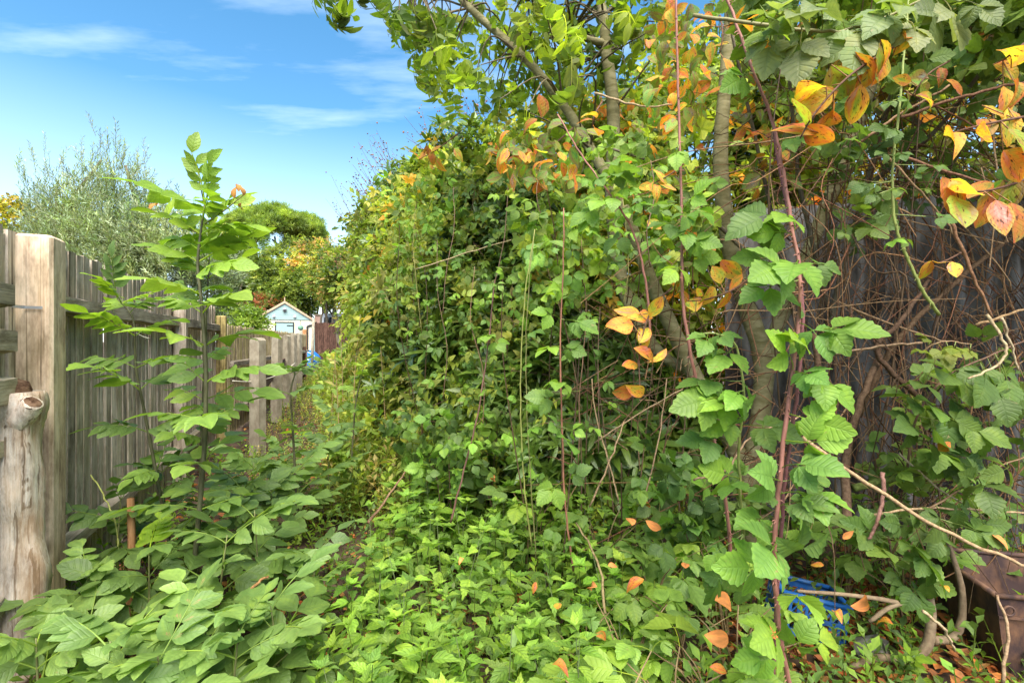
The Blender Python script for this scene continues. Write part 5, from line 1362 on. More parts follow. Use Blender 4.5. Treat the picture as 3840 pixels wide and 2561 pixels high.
bramble_patch('bramble_bush', 'dark big-leaved bramble overhead along the top right', GR(3600, 2.6), [(3300, -60, 500, 160), (3700, 60, 200, 100), (2900, 20, 250, 70), (3600, 150, 250, 60)], 260, 1.9, 2.6, 0.11, BD, 80, up=-0.1)

P, nn = shell((3.1, 1.7, 3.35), (1.35, 1.3, 0.55), 420, 1500, 0.9, 0.2, 3.0, 1.0, 1.0)  # bough added mostly out of view, to keep sun off the corrugated wall
D, U = grow(nn, 0.5, -0.2, 0.6)
croot = thing('shade_bough', GR(3900, 3.3), 'leafy bough added above the right edge to shade the dark tangle', 'tree')
foliage(croot, 'leafy_shoot', 'foliage', TP['climber'], M['leaf'], P, D, U, rng.uniform(0.3, 0.5, len(P)), pal(BD + HG[:2], len(P)), 40)
limbs(croot, (3.6, 3.3, 0), [(3.4, 2.2, 3.2), (2.4, 1.6, 3.3), (3.4, 0.9, 3.3)], 0.06, M['darkbark'])

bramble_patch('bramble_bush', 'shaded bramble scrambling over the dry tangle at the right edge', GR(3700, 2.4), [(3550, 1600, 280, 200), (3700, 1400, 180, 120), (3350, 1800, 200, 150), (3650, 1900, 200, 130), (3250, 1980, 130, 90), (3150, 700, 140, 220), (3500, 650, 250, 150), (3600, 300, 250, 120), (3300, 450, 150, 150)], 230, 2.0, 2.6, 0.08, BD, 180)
# thin vines hanging down the hedge face
for i, (px, y0, y1, Y) in enumerate([(1560, 760, 1250, 3.6), (1640, 900, 1500, 3.4), (1700, 700, 1180, 3.3), (1780, 1000, 1600, 3.1), (1905, 700, 1300, 2.9), (2030, 600, 1080, 2.7), (2180, 900, 1750, 2.5), (2250, 1150, 1700, 2.5), (2330, 700, 1150, 2.4), (2440, 600, 1000, 2.3)]):
    e = px + random.uniform(-60, 60)
    bramble_cane('thin leafy vine dangling down the hedge face', [(px, y0, Y), (px + random.uniform(-20, 20), (y0 * 2 + y1) / 3, Y - .05), (e, (y0 + 2 * y1) / 3, Y - .05), (e + random.uniform(-20, 20), y1, Y)],
                 [(px + (e - px) * t + random.choice((-1, 1)) * random.uniform(25, 60), y0 + (y1 - y0) * t) for t in np.linspace(0.05, 0.98, 7)], 0.048, 0.0032, random.choice([(0.26, 0.15, 0.09), (0.30, 0.27, 0.09), (0.2, 0.12, 0.08)]), ts='bramble_far', name='hanging_vine', group='vines on the hedge face')

# ------------------------------------------------------------------ elder saplings
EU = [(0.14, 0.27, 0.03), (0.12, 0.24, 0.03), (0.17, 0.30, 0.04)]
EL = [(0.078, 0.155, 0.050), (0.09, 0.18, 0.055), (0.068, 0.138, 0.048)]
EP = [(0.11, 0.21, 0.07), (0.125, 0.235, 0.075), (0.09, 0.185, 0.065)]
def elder(label, pts, nodes, size, rad, cols_low, cols_top, top_leaves=2, ts='elder', jitter=0.25, up=0.35, f0=0.12, name='elder_sapling', group='elder saplings', stem=(0.085, 0.085, 0.04)):
    b = PX(*pts[0]); b[2] = 0.0
    root = thing(name, b, label, 'sapling', group)
    P_ = [PX(*q) for q in pts]; P_[0] = b - [0, 0, 0.02]
    p = catmull(P_, 8)
    t = tube(p, np.linspace(rad, rad * 0.3, len(p)), 8, tint=stem); t.v = t.v - b
    obj('stem', t, M['stem'], root)
    az = rng.uniform(0, 6.28)
    P, D, S, tint = [], [], [], []
    for k in range(nodes):
        f = min(max(f0 + (0.97 - f0) * k / max(nodes - 1, 1) + (rng.normal(0, 0.018) if 0 < k < nodes - 1 else 0), 0.05), 0.97)
        i = min(int(f * (len(p) - 1)), len(p) - 2)
        q = p[i]
        for s in (0, math.pi):
            a = az + s + rng.normal(0, jitter)
            d = np.array([math.cos(a), math.sin(a), up * (0.3 + 1.3 * f) + rng.normal(0, 0.12)])
            P.append(q); D.append(d); S.append(size * (1.05 - 0.35 * abs(f - 0.35)) * rng.uniform(0.68, 1.15))
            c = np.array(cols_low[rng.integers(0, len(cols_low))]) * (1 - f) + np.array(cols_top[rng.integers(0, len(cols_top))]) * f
            tint.append(c * rng.uniform(0.88, 1.12))
        az += 1.45 + rng.normal(0, 0.2)
    n = len(P); P = np.array(P); D = unit(np.array(D))
    U = unit(np.tile([0, 0, 1.0], (n, 1)) + rng.normal(0, 0.22, (n, 3)) + [0, -0.18, 0])
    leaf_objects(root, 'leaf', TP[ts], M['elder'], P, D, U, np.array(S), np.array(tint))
    if top_leaves:
        D = unit(rng.normal(0, 0.28, (top_leaves, 3)) + [0.05, -0.1, 1.0]); D[0] = unit([0.05, -0.05, 1.0])
        U = unit(rng.normal(0, 0.2, (top_leaves, 3)) + [0.1, -1, 0.2])
        leaf_objects(root, 'leaf', TP['elder_up'], M['elder'], np.tile(p[-1], (top_leaves, 1)), D, U, size * rng.uniform(0.8, 0.98, top_leaves), pal(cols_top, top_leaves))
    return root

tall = elder('tallest elder sapling, its tip standing up against the blue sky', [(700, 2400, 2.1), (735, 2050, 2.1), (765, 1700, 2.08), (772, 1400, 2.05), (757, 1150, 2.05), (742, 1000, 2.05), (752, 880, 2.05), (768, 770, 2.05)], 14, 0.315, 0.012, EL, EU, 2, f0=0.2)
# scorched, curled leaflets near its tip
wl = np.array([PX(*q) for q in [(895, 720, 2.0), (915, 735, 2.0), (880, 745, 2.02), (905, 760, 2.0), (560, 790, 2.1), (585, 775, 2.1), (730, 640, 2.05), (748, 690, 2.05), (790, 690, 2.05)]])
for q in wl:
    leaf_objects(tall, 'withered_leaf', TP['curled'], M['litter'], [q], unit(rng.normal(0, .5, (1, 3)) + [0.3, 0, 0.6]), unit(rng.normal(0, .5, (1, 3)) + [0, -0.8, 0.3]), rng.uniform(0.04, 0.06), np.array([[0.22, 0.14, 0.06]]))
tt_ = join([tube(catmull([PX(768, 840, 2.05), PX(840, 790, 2.02), PX(915, 730, 2.0)], 4), np.linspace(0.004, 0.002, 9), 5, tint=(0.2, 0.2, 0.06)), tube(catmull([PX(752, 880, 2.05), PX(650, 830, 2.08), PX(555, 780, 2.1)], 4), np.linspace(0.004, 0.002, 9), 5, tint=(0.2, 0.2, 0.06)), tube([PX(766, 770, 2.05), PX(740, 640, 2.05)], [0.003, 0.0015], 5, tint=(0.2, 0.2, 0.06)), tube([PX(768, 770, 2.05), PX(792, 690, 2.05)], [0.003, 0.0015], 5, tint=(0.2, 0.2, 0.06))])
tt_.v = tt_.v - np.array(tall.location)
obj('leaf_stalks', tt_, M['stem'], tall)
gl = np.array([PX(*q) for q in [(800, 830, 2.04), (830, 800, 2.03), (850, 775, 2.02), (870, 765, 2.01), (700, 845, 2.07), (660, 830, 2.08), (620, 815, 2.09)]])
leaf_objects(tall, 'leaflet', TP['oval'], M['elder'], gl, unit(rng.normal(0, .4, (7, 3)) + [0, 0, 0.8]), unit(rng.normal(0, .3, (7, 3)) + [0, -1, 0.3]), rng.uniform(0.07, 0.1, 7), pal(EU, 7))
elder('thin elder stem close behind the tallest sapling', [(735, 2300, 2.35), (748, 1900, 2.35), (762, 1500, 2.32), (775, 1150, 2.3), (785, 960, 2.3)], 7, 0.27, 0.010, EL, EU, 1, f0=0.3)
elder('leaning elder sapling near the board fence', [(680, 2250, 2.5), (600, 1850, 2.4), (545, 1560, 2.35), (510, 1380, 2.32), (500, 1200, 2.3), (440, 1120, 2.3)], 7, 0.29, 0.009, EL, EL + EU[:1], 1, f0=0.25)
elder('slim elder sapling in front of the concrete posts', [(1120, 1900, 3.3), (1100, 1650, 3.3), (1090, 1480, 3.28), (1105, 1400, 3.28), (1085, 1400, 3.28)], 4, 0.26, 0.010, EL, EL + EU[:1], 0, f0=0.3)
elder('upright elder sapling just right of the path bend', [(1310, 1800, 4.2), (1330, 1550, 4.2), (1350, 1430, 4.2), (1365, 1370, 4.2)], 4, 0.25, 0.009, EL, EU, 0, f0=0.35)
spots = [  # px, ground Y, height, leaves size, leaf pairs, palette, label
    (150, 1.55, 0.40, 0.30, 4, EP, 'pale broad-leaved elder seedling at the foot of the log'),
    (380, 1.50, 0.42, 0.33, 4, EP, 'pale elder seedling at the bottom of the picture, second from the log'),
    (620, 1.50, 0.38, 0.33, 4, EP, 'pale elder seedling at the bottom of the picture, third from the log'),
    (860, 1.60, 0.40, 0.32, 4, EP + EL, 'elder seedling at the bottom edge beside the bare soil'),
    (1060, 1.75, 0.40, 0.32, 4, EP + EL, 'elder seedling leaning over the bare soil patch'),
    (330, 1.95, 0.42, 0.30, 4, EP + EL, 'elder seedling in front of the short brown stake'),
    (560, 2.00, 0.50, 0.31, 4, EL + EU[:1], 'bushy elder seedling right of the short brown stake'),
    (800, 2.00, 0.55, 0.33, 4, EL, 'dark elder seedling at the foot of the tallest sapling'),
    (980, 2.15, 0.60, 0.33, 4, EL, 'elder seedling spreading towards the path'),
    (430, 2.40, 0.60, 0.30, 4, EL, 'shaded elder seedling against the fence boards'),
    (640, 2.50, 0.72, 0.32, 5, EL, 'knee-high elder between the saplings'),
    (860, 2.60, 0.58, 0.32, 5, EL, 'knee-high elder right of the tallest sapling'),
    (1050, 2.75, 0.52, 0.33, 5, EL, 'elder bush on the left of the path'),
    (920, 3.20, 0.55, 0.34, 5, EL, 'elder bush in front of the corner post'),
    (1130, 3.30, 0.50, 0.34, 5, EL, 'elder bush reaching over the path'),
    (1040, 3.90, 0.5, 0.34, 5, EL, 'farther elder bush by the first concrete post'),
    (1230, 3.70, 0.60, 0.32, 4, EL, 'low elder on the path edge'),
    (1220, 4.60, 0.70, 0.34, 4, EL + EU[:1], 'farthest low elder in the middle of the path'),
    (270, 1.72, 0.30, 0.30, 3, EP, 'small pale elder sprout tucked by the thick post'),
    (740, 1.72, 0.36, 0.30, 3, EP + EL, 'small elder sprout in the bottom left tangle'),
    (1180, 2.15, 0.42, 0.29, 3, EL, 'elder sprout with spread leaflets by the bare soil'),
    (500, 1.42, 0.30, 0.32, 3, EP, 'low elder sprout cut by the lower edge of the picture'),
]
for px, Y, h, sz, k, cols, lab in spots:
    g0 = GR(px, Y)
    def sc(dx, z): 
        return (px + dx, 1280.5 - (z - H) * F / Y, Y)
    dx = random.uniform(-60, 60)
    elder(lab, [sc(0, 0.0), sc(dx * 0.4, h * 0.5), sc(dx, h)], k, sz, 0.007, cols, cols, 0, f0=0.4, up=0.42, name='elder_seedling', group='elder seedlings', stem=(0.16, 0.17, 0.06))

# ------------------------------------------------------------------ nettles
NG = [(0.13, 0.265, 0.042), (0.105, 0.225, 0.042), (0.16, 0.30, 0.05), (0.085, 0.18, 0.042)]
def nettle_leaves(h, r, size):
    """leaf placements for one upright nettle, base at the origin"""
    P, D, S = [], [], []
    k = max(4, int(h / 0.068))
    az = r.uniform(0, 6.28)
    for i in range(k):
        f = (i + 1) / k
        if f < 0.2: continue
        for s in (0, math.pi):
            a = az + s + r.normal(0, .2)
            P.append((0.012 * math.cos(a), 0.012 * math.sin(a), h * f)); D.append((math.cos(a), math.sin(a), -0.35 + 0.9 * f ** 3 + r.normal(0, .12)))
            S.append(size * (1.1 - 0.62 * f ** 2.2) * r.uniform(0.85, 1.1))
        az += math.pi / 2
    for s in range(4):
        a = az + s * math.pi / 2 + 0.4
        P.append((0, 0, h * 1.01)); D.append((math.cos(a), math.sin(a), 0.75)); S.append(size * r.uniform(0.3, 0.45))
    return np.array(P), unit(np.array(D)), np.array(S)

def region_ground(n, poly_px, y0, y1):
    """random ground points: poly_px maps depth to a pixel range"""
    Y = y0 + (y1 - y0) * rng.uniform(0, 1, n) ** 1.25
    lo, hi = np.interp(Y, poly_px[0], poly_px[1]), np.interp(Y, poly_px[0], poly_px[2])
    px = rng.uniform(lo, hi)
    return np.stack([(px - 1920) / F * Y, Y, 0 * Y], 1)

NP = ([1.35, 1.7, 2.1, 2.6, 3.2, 3.8], [1270, 1275, 1290, 1370, 1450, 1580], [2150, 2300, 2520, 2500, 2150, 1900])
sp = region_ground(64, NP, 1.45, 3.2)
sp = sp[np.argsort(sp[:, 1])]
for i, g0 in enumerate(sp):
    h = rng.uniform(0.22, 0.50) + 0.07 * max(g0[1] - 2.0, 0)
    root = thing('nettle', g0, 'bright green nettle in the patch on the path between elders and forked tree', 'nettle', 'nettles on the path')
    r = np.random.default_rng(3000 + i)
    lean = rng.normal(0, 0.05, 2)
    P, D, S = nettle_leaves(h, r, rng.uniform(0.075, 0.135))
    P = P + np.stack([lean[0] * P[:, 2] / h, lean[1] * P[:, 2] / h, 0 * P[:, 2]], 1)
    obj('stem', tube(np.array([(0, 0, -0.02), (lean[0] / 2, lean[1] / 2, h / 2), (lean[0], lean[1], h)]), [0.0032, 0.0025, 0.001], 5, tint=(0.09, 0.12, 0.04)), M['stem'], root)
    U = unit(np.tile([0, 0, 1.0], (len(P), 1)) + rng.normal(0, 0.2, (len(P), 3)))
    leaf_objects(root, 'leaf', TP['nettle_leaf'], M['nettle'], P + g0, D, U, S, pal(NG, len(P), 0.1))
# the rest of the patch, joined
def nettle_T(seed):
    r = np.random.default_rng(seed)
    h = r.uniform(0.22, 0.42)
    P, D, S = nettle_leaves(h, r, 0.115)
    U = unit(np.tile([0, 0, 1.0], (len(P), 1)) + r.normal(0, 0.2, (len(P), 3)))
    R = frames(D, U)
    lf = [leafshape(8, ovate_w(0.27, 0.3, 1.25), fold=0.25, curl=0.35, serr=0.08, seed=i) for i in range(3)]
    # local +Y is up
    t = join([lf[i % 3].moved(R[i], P[i], S[i], tint=r.uniform(0.85, 1.15)) for i in range(len(P))] + [tube([(0, 0, -0.02), (0, 0, h)], [0.003, 0.001], 4, tint=(0.5, 0.42, 0.5), cap=False)])
    t.v = t.v @ rotx(-math.pi / 2).T
    return t
NT = [nettle_T(3500 + i) for i in range(7)]
gp = region_ground(300, NP, 1.35, 3.9)
n = len(gp)
D = unit(rng.normal(0, 0.12, (n, 3)) + [0, 0, 1]); a = rng.uniform(0, 6.28, n); U = np.stack([np.cos(a), np.sin(a), 0 * a], 1)
t = join(place_many(NT, gp, D, U, rng.uniform(0.5, 1.25, n) * (1 + 0.28 * np.maximum(gp[:, 1] - 2.0, 0)), pal(NG, n, 0.22)))
tag(obj('nettle_bed', t, M['nettle']), 'thick bed of bright green nettles covering the path', 'nettles', kind='stuff')

# ------------------------------------------------------------------ low brambles in the foreground
lowb = [(2350, 1.75, 0.30, 'low bramble with broad leaves among the front nettles'), (2520, 1.55, 0.30, 'broad dark bramble at the bottom edge, middle'), (2300, 1.45, 0.30, 'bramble leaves at the bottom edge beside the nettles'),
        (2680, 1.60, 0.28, 'bramble sprouting at the bottom edge left of the thick pink cane'), (2580, 1.95, 0.32, 'bramble plant in front of the forked tree trunk'), (2760, 1.85, 0.30, 'bramble plant left of the blue crate'),
        (2180, 1.90, 0.26, 'bramble half hidden in the nettles'), (2450, 2.20, 0.34, 'bramble between nettles and forked tree'), (2700, 2.25, 0.36, 'bramble growing at the foot of the forked tree'),
        (2850, 1.50, 0.22, 'bramble below the hanging pink cane'), (3620, 1.40, 0.16, 'big bramble leaves in the bottom right corner'), (3380, 2.35, 0.35, 'bramble beside the bent branch'), (2250, 2.5, 0.40, 'bramble behind the nettle patch'),
        (3180, 2.55, 0.45, 'bramble behind the blue crate'), (3560, 2.5, 0.45, 'bramble left of the rusty bin'), (2000, 2.9, 0.4, 'bramble under the yellow-green stems'), (3760, 1.5, 0.14, 'bramble leaves before the rusty bin')]
for px, Y, h, lab in lowb:
    b = GR(px, Y)
    root = thing('bramble_plant', b, lab, 'bramble', 'low bramble plants')
    n = 9
    a = rng.uniform(0, 6.28, n); rr = rng.uniform(0.05, 0.24, n)
    P = b + np.stack([rr * np.cos(a), rr * np.sin(a) * 0.8, h * rng.uniform(0.55, 1.2, n)], 1)
    D = unit(np.stack([np.cos(a), np.sin(a), 0.1 + 0 * a], 1) + rng.normal(0, 0.2, (n, 3)))
    U = unit(np.tile([0, -0.25, 1.0], (n, 1)) + rng.normal(0, 0.25, (n, 3)))
    S = rng.uniform(0.075, 0.12, n)
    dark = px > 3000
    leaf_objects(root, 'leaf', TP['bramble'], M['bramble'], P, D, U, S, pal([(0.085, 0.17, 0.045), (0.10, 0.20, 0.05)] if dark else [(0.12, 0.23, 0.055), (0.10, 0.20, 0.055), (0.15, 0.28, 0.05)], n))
    t = join([tube(catmull([(rng.normal(0, .03), rng.normal(0, .03), -0.02), (q[0] * .4, q[1] * .4, q[2] * .7), tuple(q)], 4), np.linspace(0.0045, 0.002, 9), 5, tint=(0.22, 0.15, 0.07), cap=False) for q in (P - b)])
    obj('stems', t, M['stem'], root)['kind'] = 'stuff'

# ------------------------------------------------------------------ weeds and litter along the path
n = 2300
Y = 3.6 + 15 * rng.uniform(0, 1, n) ** 1.5
lo, hi = -1.0 - 0.40 * Y, np.minimum(1.05 - 0.35 * Y, 0.6)
P = np.stack([lo + (hi - lo) * rng.uniform(0.05, 1, n), Y, 0 * Y], 1)
D = unit(rng.normal(0, 0.22, (n, 3)) + [0, 0, 1]); U = unit(rng.normal(0, 1, (n, 3)))
hgt = np.interp(Y, [3.6, 6, 9, 18], [0.30, 0.55, 0.80, 1.0]) * rng.uniform(0.5, 1.15, n) * np.interp(1920 + F * P[:, 0] / Y, [1150, 1205, 1260], [0.25, 0.35, 1.0])
t = join(place_many(TP['weed'], P, D, U, hgt, pal([(0.15, 0.25, 0.05), (0.19, 0.28, 0.07), (0.12, 0.21, 0.05), (0.26, 0.27, 0.12), (0.09, 0.17, 0.05)], n, 0.2)))
tag(obj('tall_weeds', t, M['leaf']), 'tall yellow-green weeds overgrowing the far path', 'weeds', kind='stuff')
n = 2100
Y = 1.3 + 4.2 * rng.uniform(0, 1, n) ** 1.3
px = np.where(rng.uniform(0, 1, n) < 0.8, rng.uniform(200, 3000, n), rng.uniform(3000, 3850, n))
P = np.stack([(px - 1920) / F * Y, Y, 0 * Y], 1)
P = P[P[:, 0] > -1.15 - 0.43 * P[:, 1]]
bare = (np.abs(P[:, 0] + 0.66) < 0.14) & (np.abs(P[:, 1] - 2.3) < 0.35)
P = P[~bare]; n = len(P)
D = unit(rng.normal(0, 0.35, (n, 3)) + [0, 0, 1]); U = unit(rng.normal(0, 1, (n, 3)))
t = join(place_many(TP['weed'], P, D, U, rng.uniform(0.10, 0.26, n), pal(NG + EL, n, 0.2)))
tag(obj('ground_cover', t, M['leaf']), 'low green weeds covering the soil between the larger plants', 'weeds', kind='stuff')
# dry upright stems on the far path
for i, (px, Y, top) in enumerate([(1330, 5.2, 1180), (1290, 6.5, 1230), (1400, 5.6, 1240), (1240, 7.5, 1260), (1450, 5.0, 1300), (1380, 7.0, 1200), (1500, 5.4, 1330), (1270, 5.0, 1350)]):
    g0 = GR(px, Y); e = PX(px + random.uniform(-30, 30), top, Y)
    t = tube(catmull([g0 - [0, 0, .02], (g0 + e) / 2 + rng.normal(0, .04, 3), e], 6), np.linspace(0.007, 0.003, 13), 5, tint=(0.34, 0.25, 0.12)); t.v = t.v - g0
    o = tag(obj('dry_weed_stem', t, M['twig'], loc=g0), 'thin dry upright weed stem on the far path', 'stem', 'dry stems on the path')

n = 9000
Y = 1.3 + 9 * rng.uniform(0, 1, n) ** 1.7
px = rng.uniform(100, 3900, n)
P = np.stack([(px - 1920) / F * Y, Y, 0 * Y], 1)
P = P[(P[:, 0] > -1.2 - 0.43 * P[:, 1]) & (P[:, 0] < 3.6)]
n = len(P); P[:, 2] = ground_z(P[:, 0], P[:, 1]) + rng.uniform(0.004, 0.035, n)
a = rng.uniform(0, 6.28, n)
D = unit(np.stack([np.cos(a), np.sin(a), rng.normal(0, .15, n)], 1)); U = unit(rng.normal(0, 0.35, (n, 3)) + [0, 0, 1])
LT = [leafshape(3, ovate_w(0.28, 0.5, 1.8), fold=0.4, curl=0.5 * (i - 1), seed=i) for i in range(4)]
t = join(place_many(LT, P, D, U, rng.uniform(0.03, 0.075, n), pal([(0.16, 0.075, 0.035), (0.24, 0.12, 0.055), (0.10, 0.05, 0.03), (0.30, 0.18, 0.09), (0.2, 0.07, 0.03)], n, 0.25)))
tag(obj('leaf_litter', t, M['litter']), 'brown dead leaves strewn over the soil', 'litter', kind='stuff')
# single fallen leaves caught on the greenery
fl = [(1858, 1790, 2.6, 0.07), (2415, 2170, 1.6, 0.085), (2240, 2200, 1.65, 0.07), (2480, 1985, 1.9, 0.075), (2370, 1970, 1.95, 0.06), (2570, 2110, 1.7, 0.05), (2090, 2260, 1.6, 0.06), (2280, 2120, 1.8, 0.05), (2010, 2180, 1.8, 0.045), (2660, 2500, 1.4, 0.065), (2070, 2490, 1.35, 0.06), (2230, 2380, 1.5, 0.055), (2680, 2250, 1.6, 0.08), (3255, 2255, 1.75, 0.085), (3350, 2340, 1.75, 0.07), (2640, 2380, 1.55, 0.11), (3120, 2290, 1.9, 0.07), (3090, 2120, 1.8, 0.06), (1730, 2090, 2.1, 0.04), (2440, 1900, 2.2, 0.06), (2880, 2380, 1.5, 0.07), (3520, 1690, 1.8, 0.09), (3160, 2020, 1.8, 0.05), (3720, 2000, 1.8, 0.07), (3560, 2220, 1.75, 0.05), (490, 1960, 2.3, 0.05)]
nm = ['crisp orange-brown leaf caught low on the hedge foot', 'upright golden leaf resting on a bramble in the foreground', 'pale peach leaf lying on the nettles', 'curled brown leaf below the forked tree', 'brown leaf hooked on a nettle top', 'small tan leaf beside the forked tree foot', 'curled tan leaf on the nettles near the bottom', 'small rust leaf among nettles', 'tiny tan leaf at the nettle edge', 'orange leaf at the bottom edge under the brambles', 'pinkish brown leaf at the bottom edge on nettles', 'tan leaf on the low bramble', 'long peach leaf under the pink cane', 'round bright orange leaf right of the blue crate', 'tan leaf beneath the bent branch', 'big dark red-brown leaf on the soil', 'brown leaf inside the crate corner', 'orange leaf above the blue crate', 'small yellow leaf on the nettle tops', 'brown leaf hanging behind the nettles', 'rust leaf at the foot of the pink cane', 'oblong orange leaf lying on dark bramble', 'small orange leaf by the blue crate rim', 'brown leaf hung on the right-hand bramble', 'small rusty leaf left of the rusty bin', 'dry tan leaf stuck on the fence boards']
for (px, py, Y, s), lab in zip(fl, nm):
    q = PX(px, py, Y)
    o = leaf_objects(None, 'fallen_leaf', TP['oval'] + TP['curled'], M['autumn'] if rng.uniform() < 0.6 else M['litter'], [q], unit(rng.normal(0, 1, (1, 3)) * [1, 1, .5]), unit(rng.normal(0, .3, (1, 3)) + [0, -0.7, 0.7]), s, np.array([[(1, 1, 1), (0.7, 0.55, 0.6), (0.85, 0.75, 0.9), (0.55, 0.42, 0.5)][rng.integers(0, 4)]]))[0]
    if o.data.materials[0] == M['litter']: o.color = (0.34, 0.16, 0.07, 1)
    tag(o, lab, 'leaf', 'fallen leaves')

# ------------------------------------------------------------------ dry stems and tangle at the right
def tangle_stem(r):
    px, py = r.uniform(2880, 3900), r.uniform(250, 1850)
    Y = r.uniform(2.1, 3.0)
    ang = r.normal(1.35, 0.75); L_ = r.uniform(250, 1100)
    dx, dy = math.cos(ang) * L_, math.sin(ang) * L_
    y1 = min(py + dy, 1280 + 1.3 * F / Y)
    a, b = PX(px, py, Y), PX(px + dx, y1, Y + r.uniform(-.35, .35))
    m = (a + b) / 2 + r.normal(0, 0.10, 3)
    return catmull([a, a * .7 + b * .3 + r.normal(0, .05, 3), m, b], 4)
rr = np.random.default_rng(77)
ts_ = []
cols = [(0.17, 0.09, 0.045), (0.23, 0.125, 0.06), (0.13, 0.08, 0.045), (0.30, 0.19, 0.10), (0.10, 0.06, 0.035), (0.20, 0.09, 0.05)]
for i in range(430):
    p = tangle_stem(rr)
    p[:, 2] = np.maximum(p[:, 2], 0.03)
    ts_.append(tube(p, np.linspace(1, 0.5, len(p)) * rr.uniform(0.0013, 0.0046), 4, tint=np.array(cols[rr.integers(0, 6)]) * rr.uniform(0.7, 1.3), cap=False))
    if i % 2 == 0:      # side twigs
        k = rr.integers(2, len(p) - 2); q = p[k]
        e = q + rr.normal(0, 0.16, 3)
        e[2] = max(e[2], 0.03)
        ts_.append(tube(catmull([q, (q + e) / 2 + rr.normal(0, .02, 3), e], 3), np.linspace(0.0025, 0.001, 7), 3, tint=np.array(cols[rr.integers(0, 6)]) * rr.uniform(0.7, 1.3), cap=False))
tag(obj('stem_tangle', join(ts_), M['twig']), 'dense tangle of thin reddish brown dead stems before the corrugated wall', 'tangle', kind='stuff')
# second, smaller tangle in the hollow under the hedge
ts_ = []
for i in range(150):
    px, py, Y = rr.uniform(2150, 2850), rr.uniform(1000, 1850), rr.uniform(2.7, 3.3)
    a = PX(px, py, Y); e = a + rr.normal(0, 1, 3) * [0.28, 0.15, 0.25]
    e[2] = max(e[2], 0.03)
    ts_.append(tube(catmull([a, (a + e) / 2 + rr.normal(0, .04, 3), e], 4), np.linspace(0.004, 0.0015, 9), 4, tint=np.array(cols[rr.integers(0, 6)]) * rr.uniform(0.8, 1.5), cap=False))
tag(obj('stem_tangle', join(ts_), M['twig']), 'tangle of thin dead twigs in the hollow left of the forked tree', 'tangle', kind='stuff')

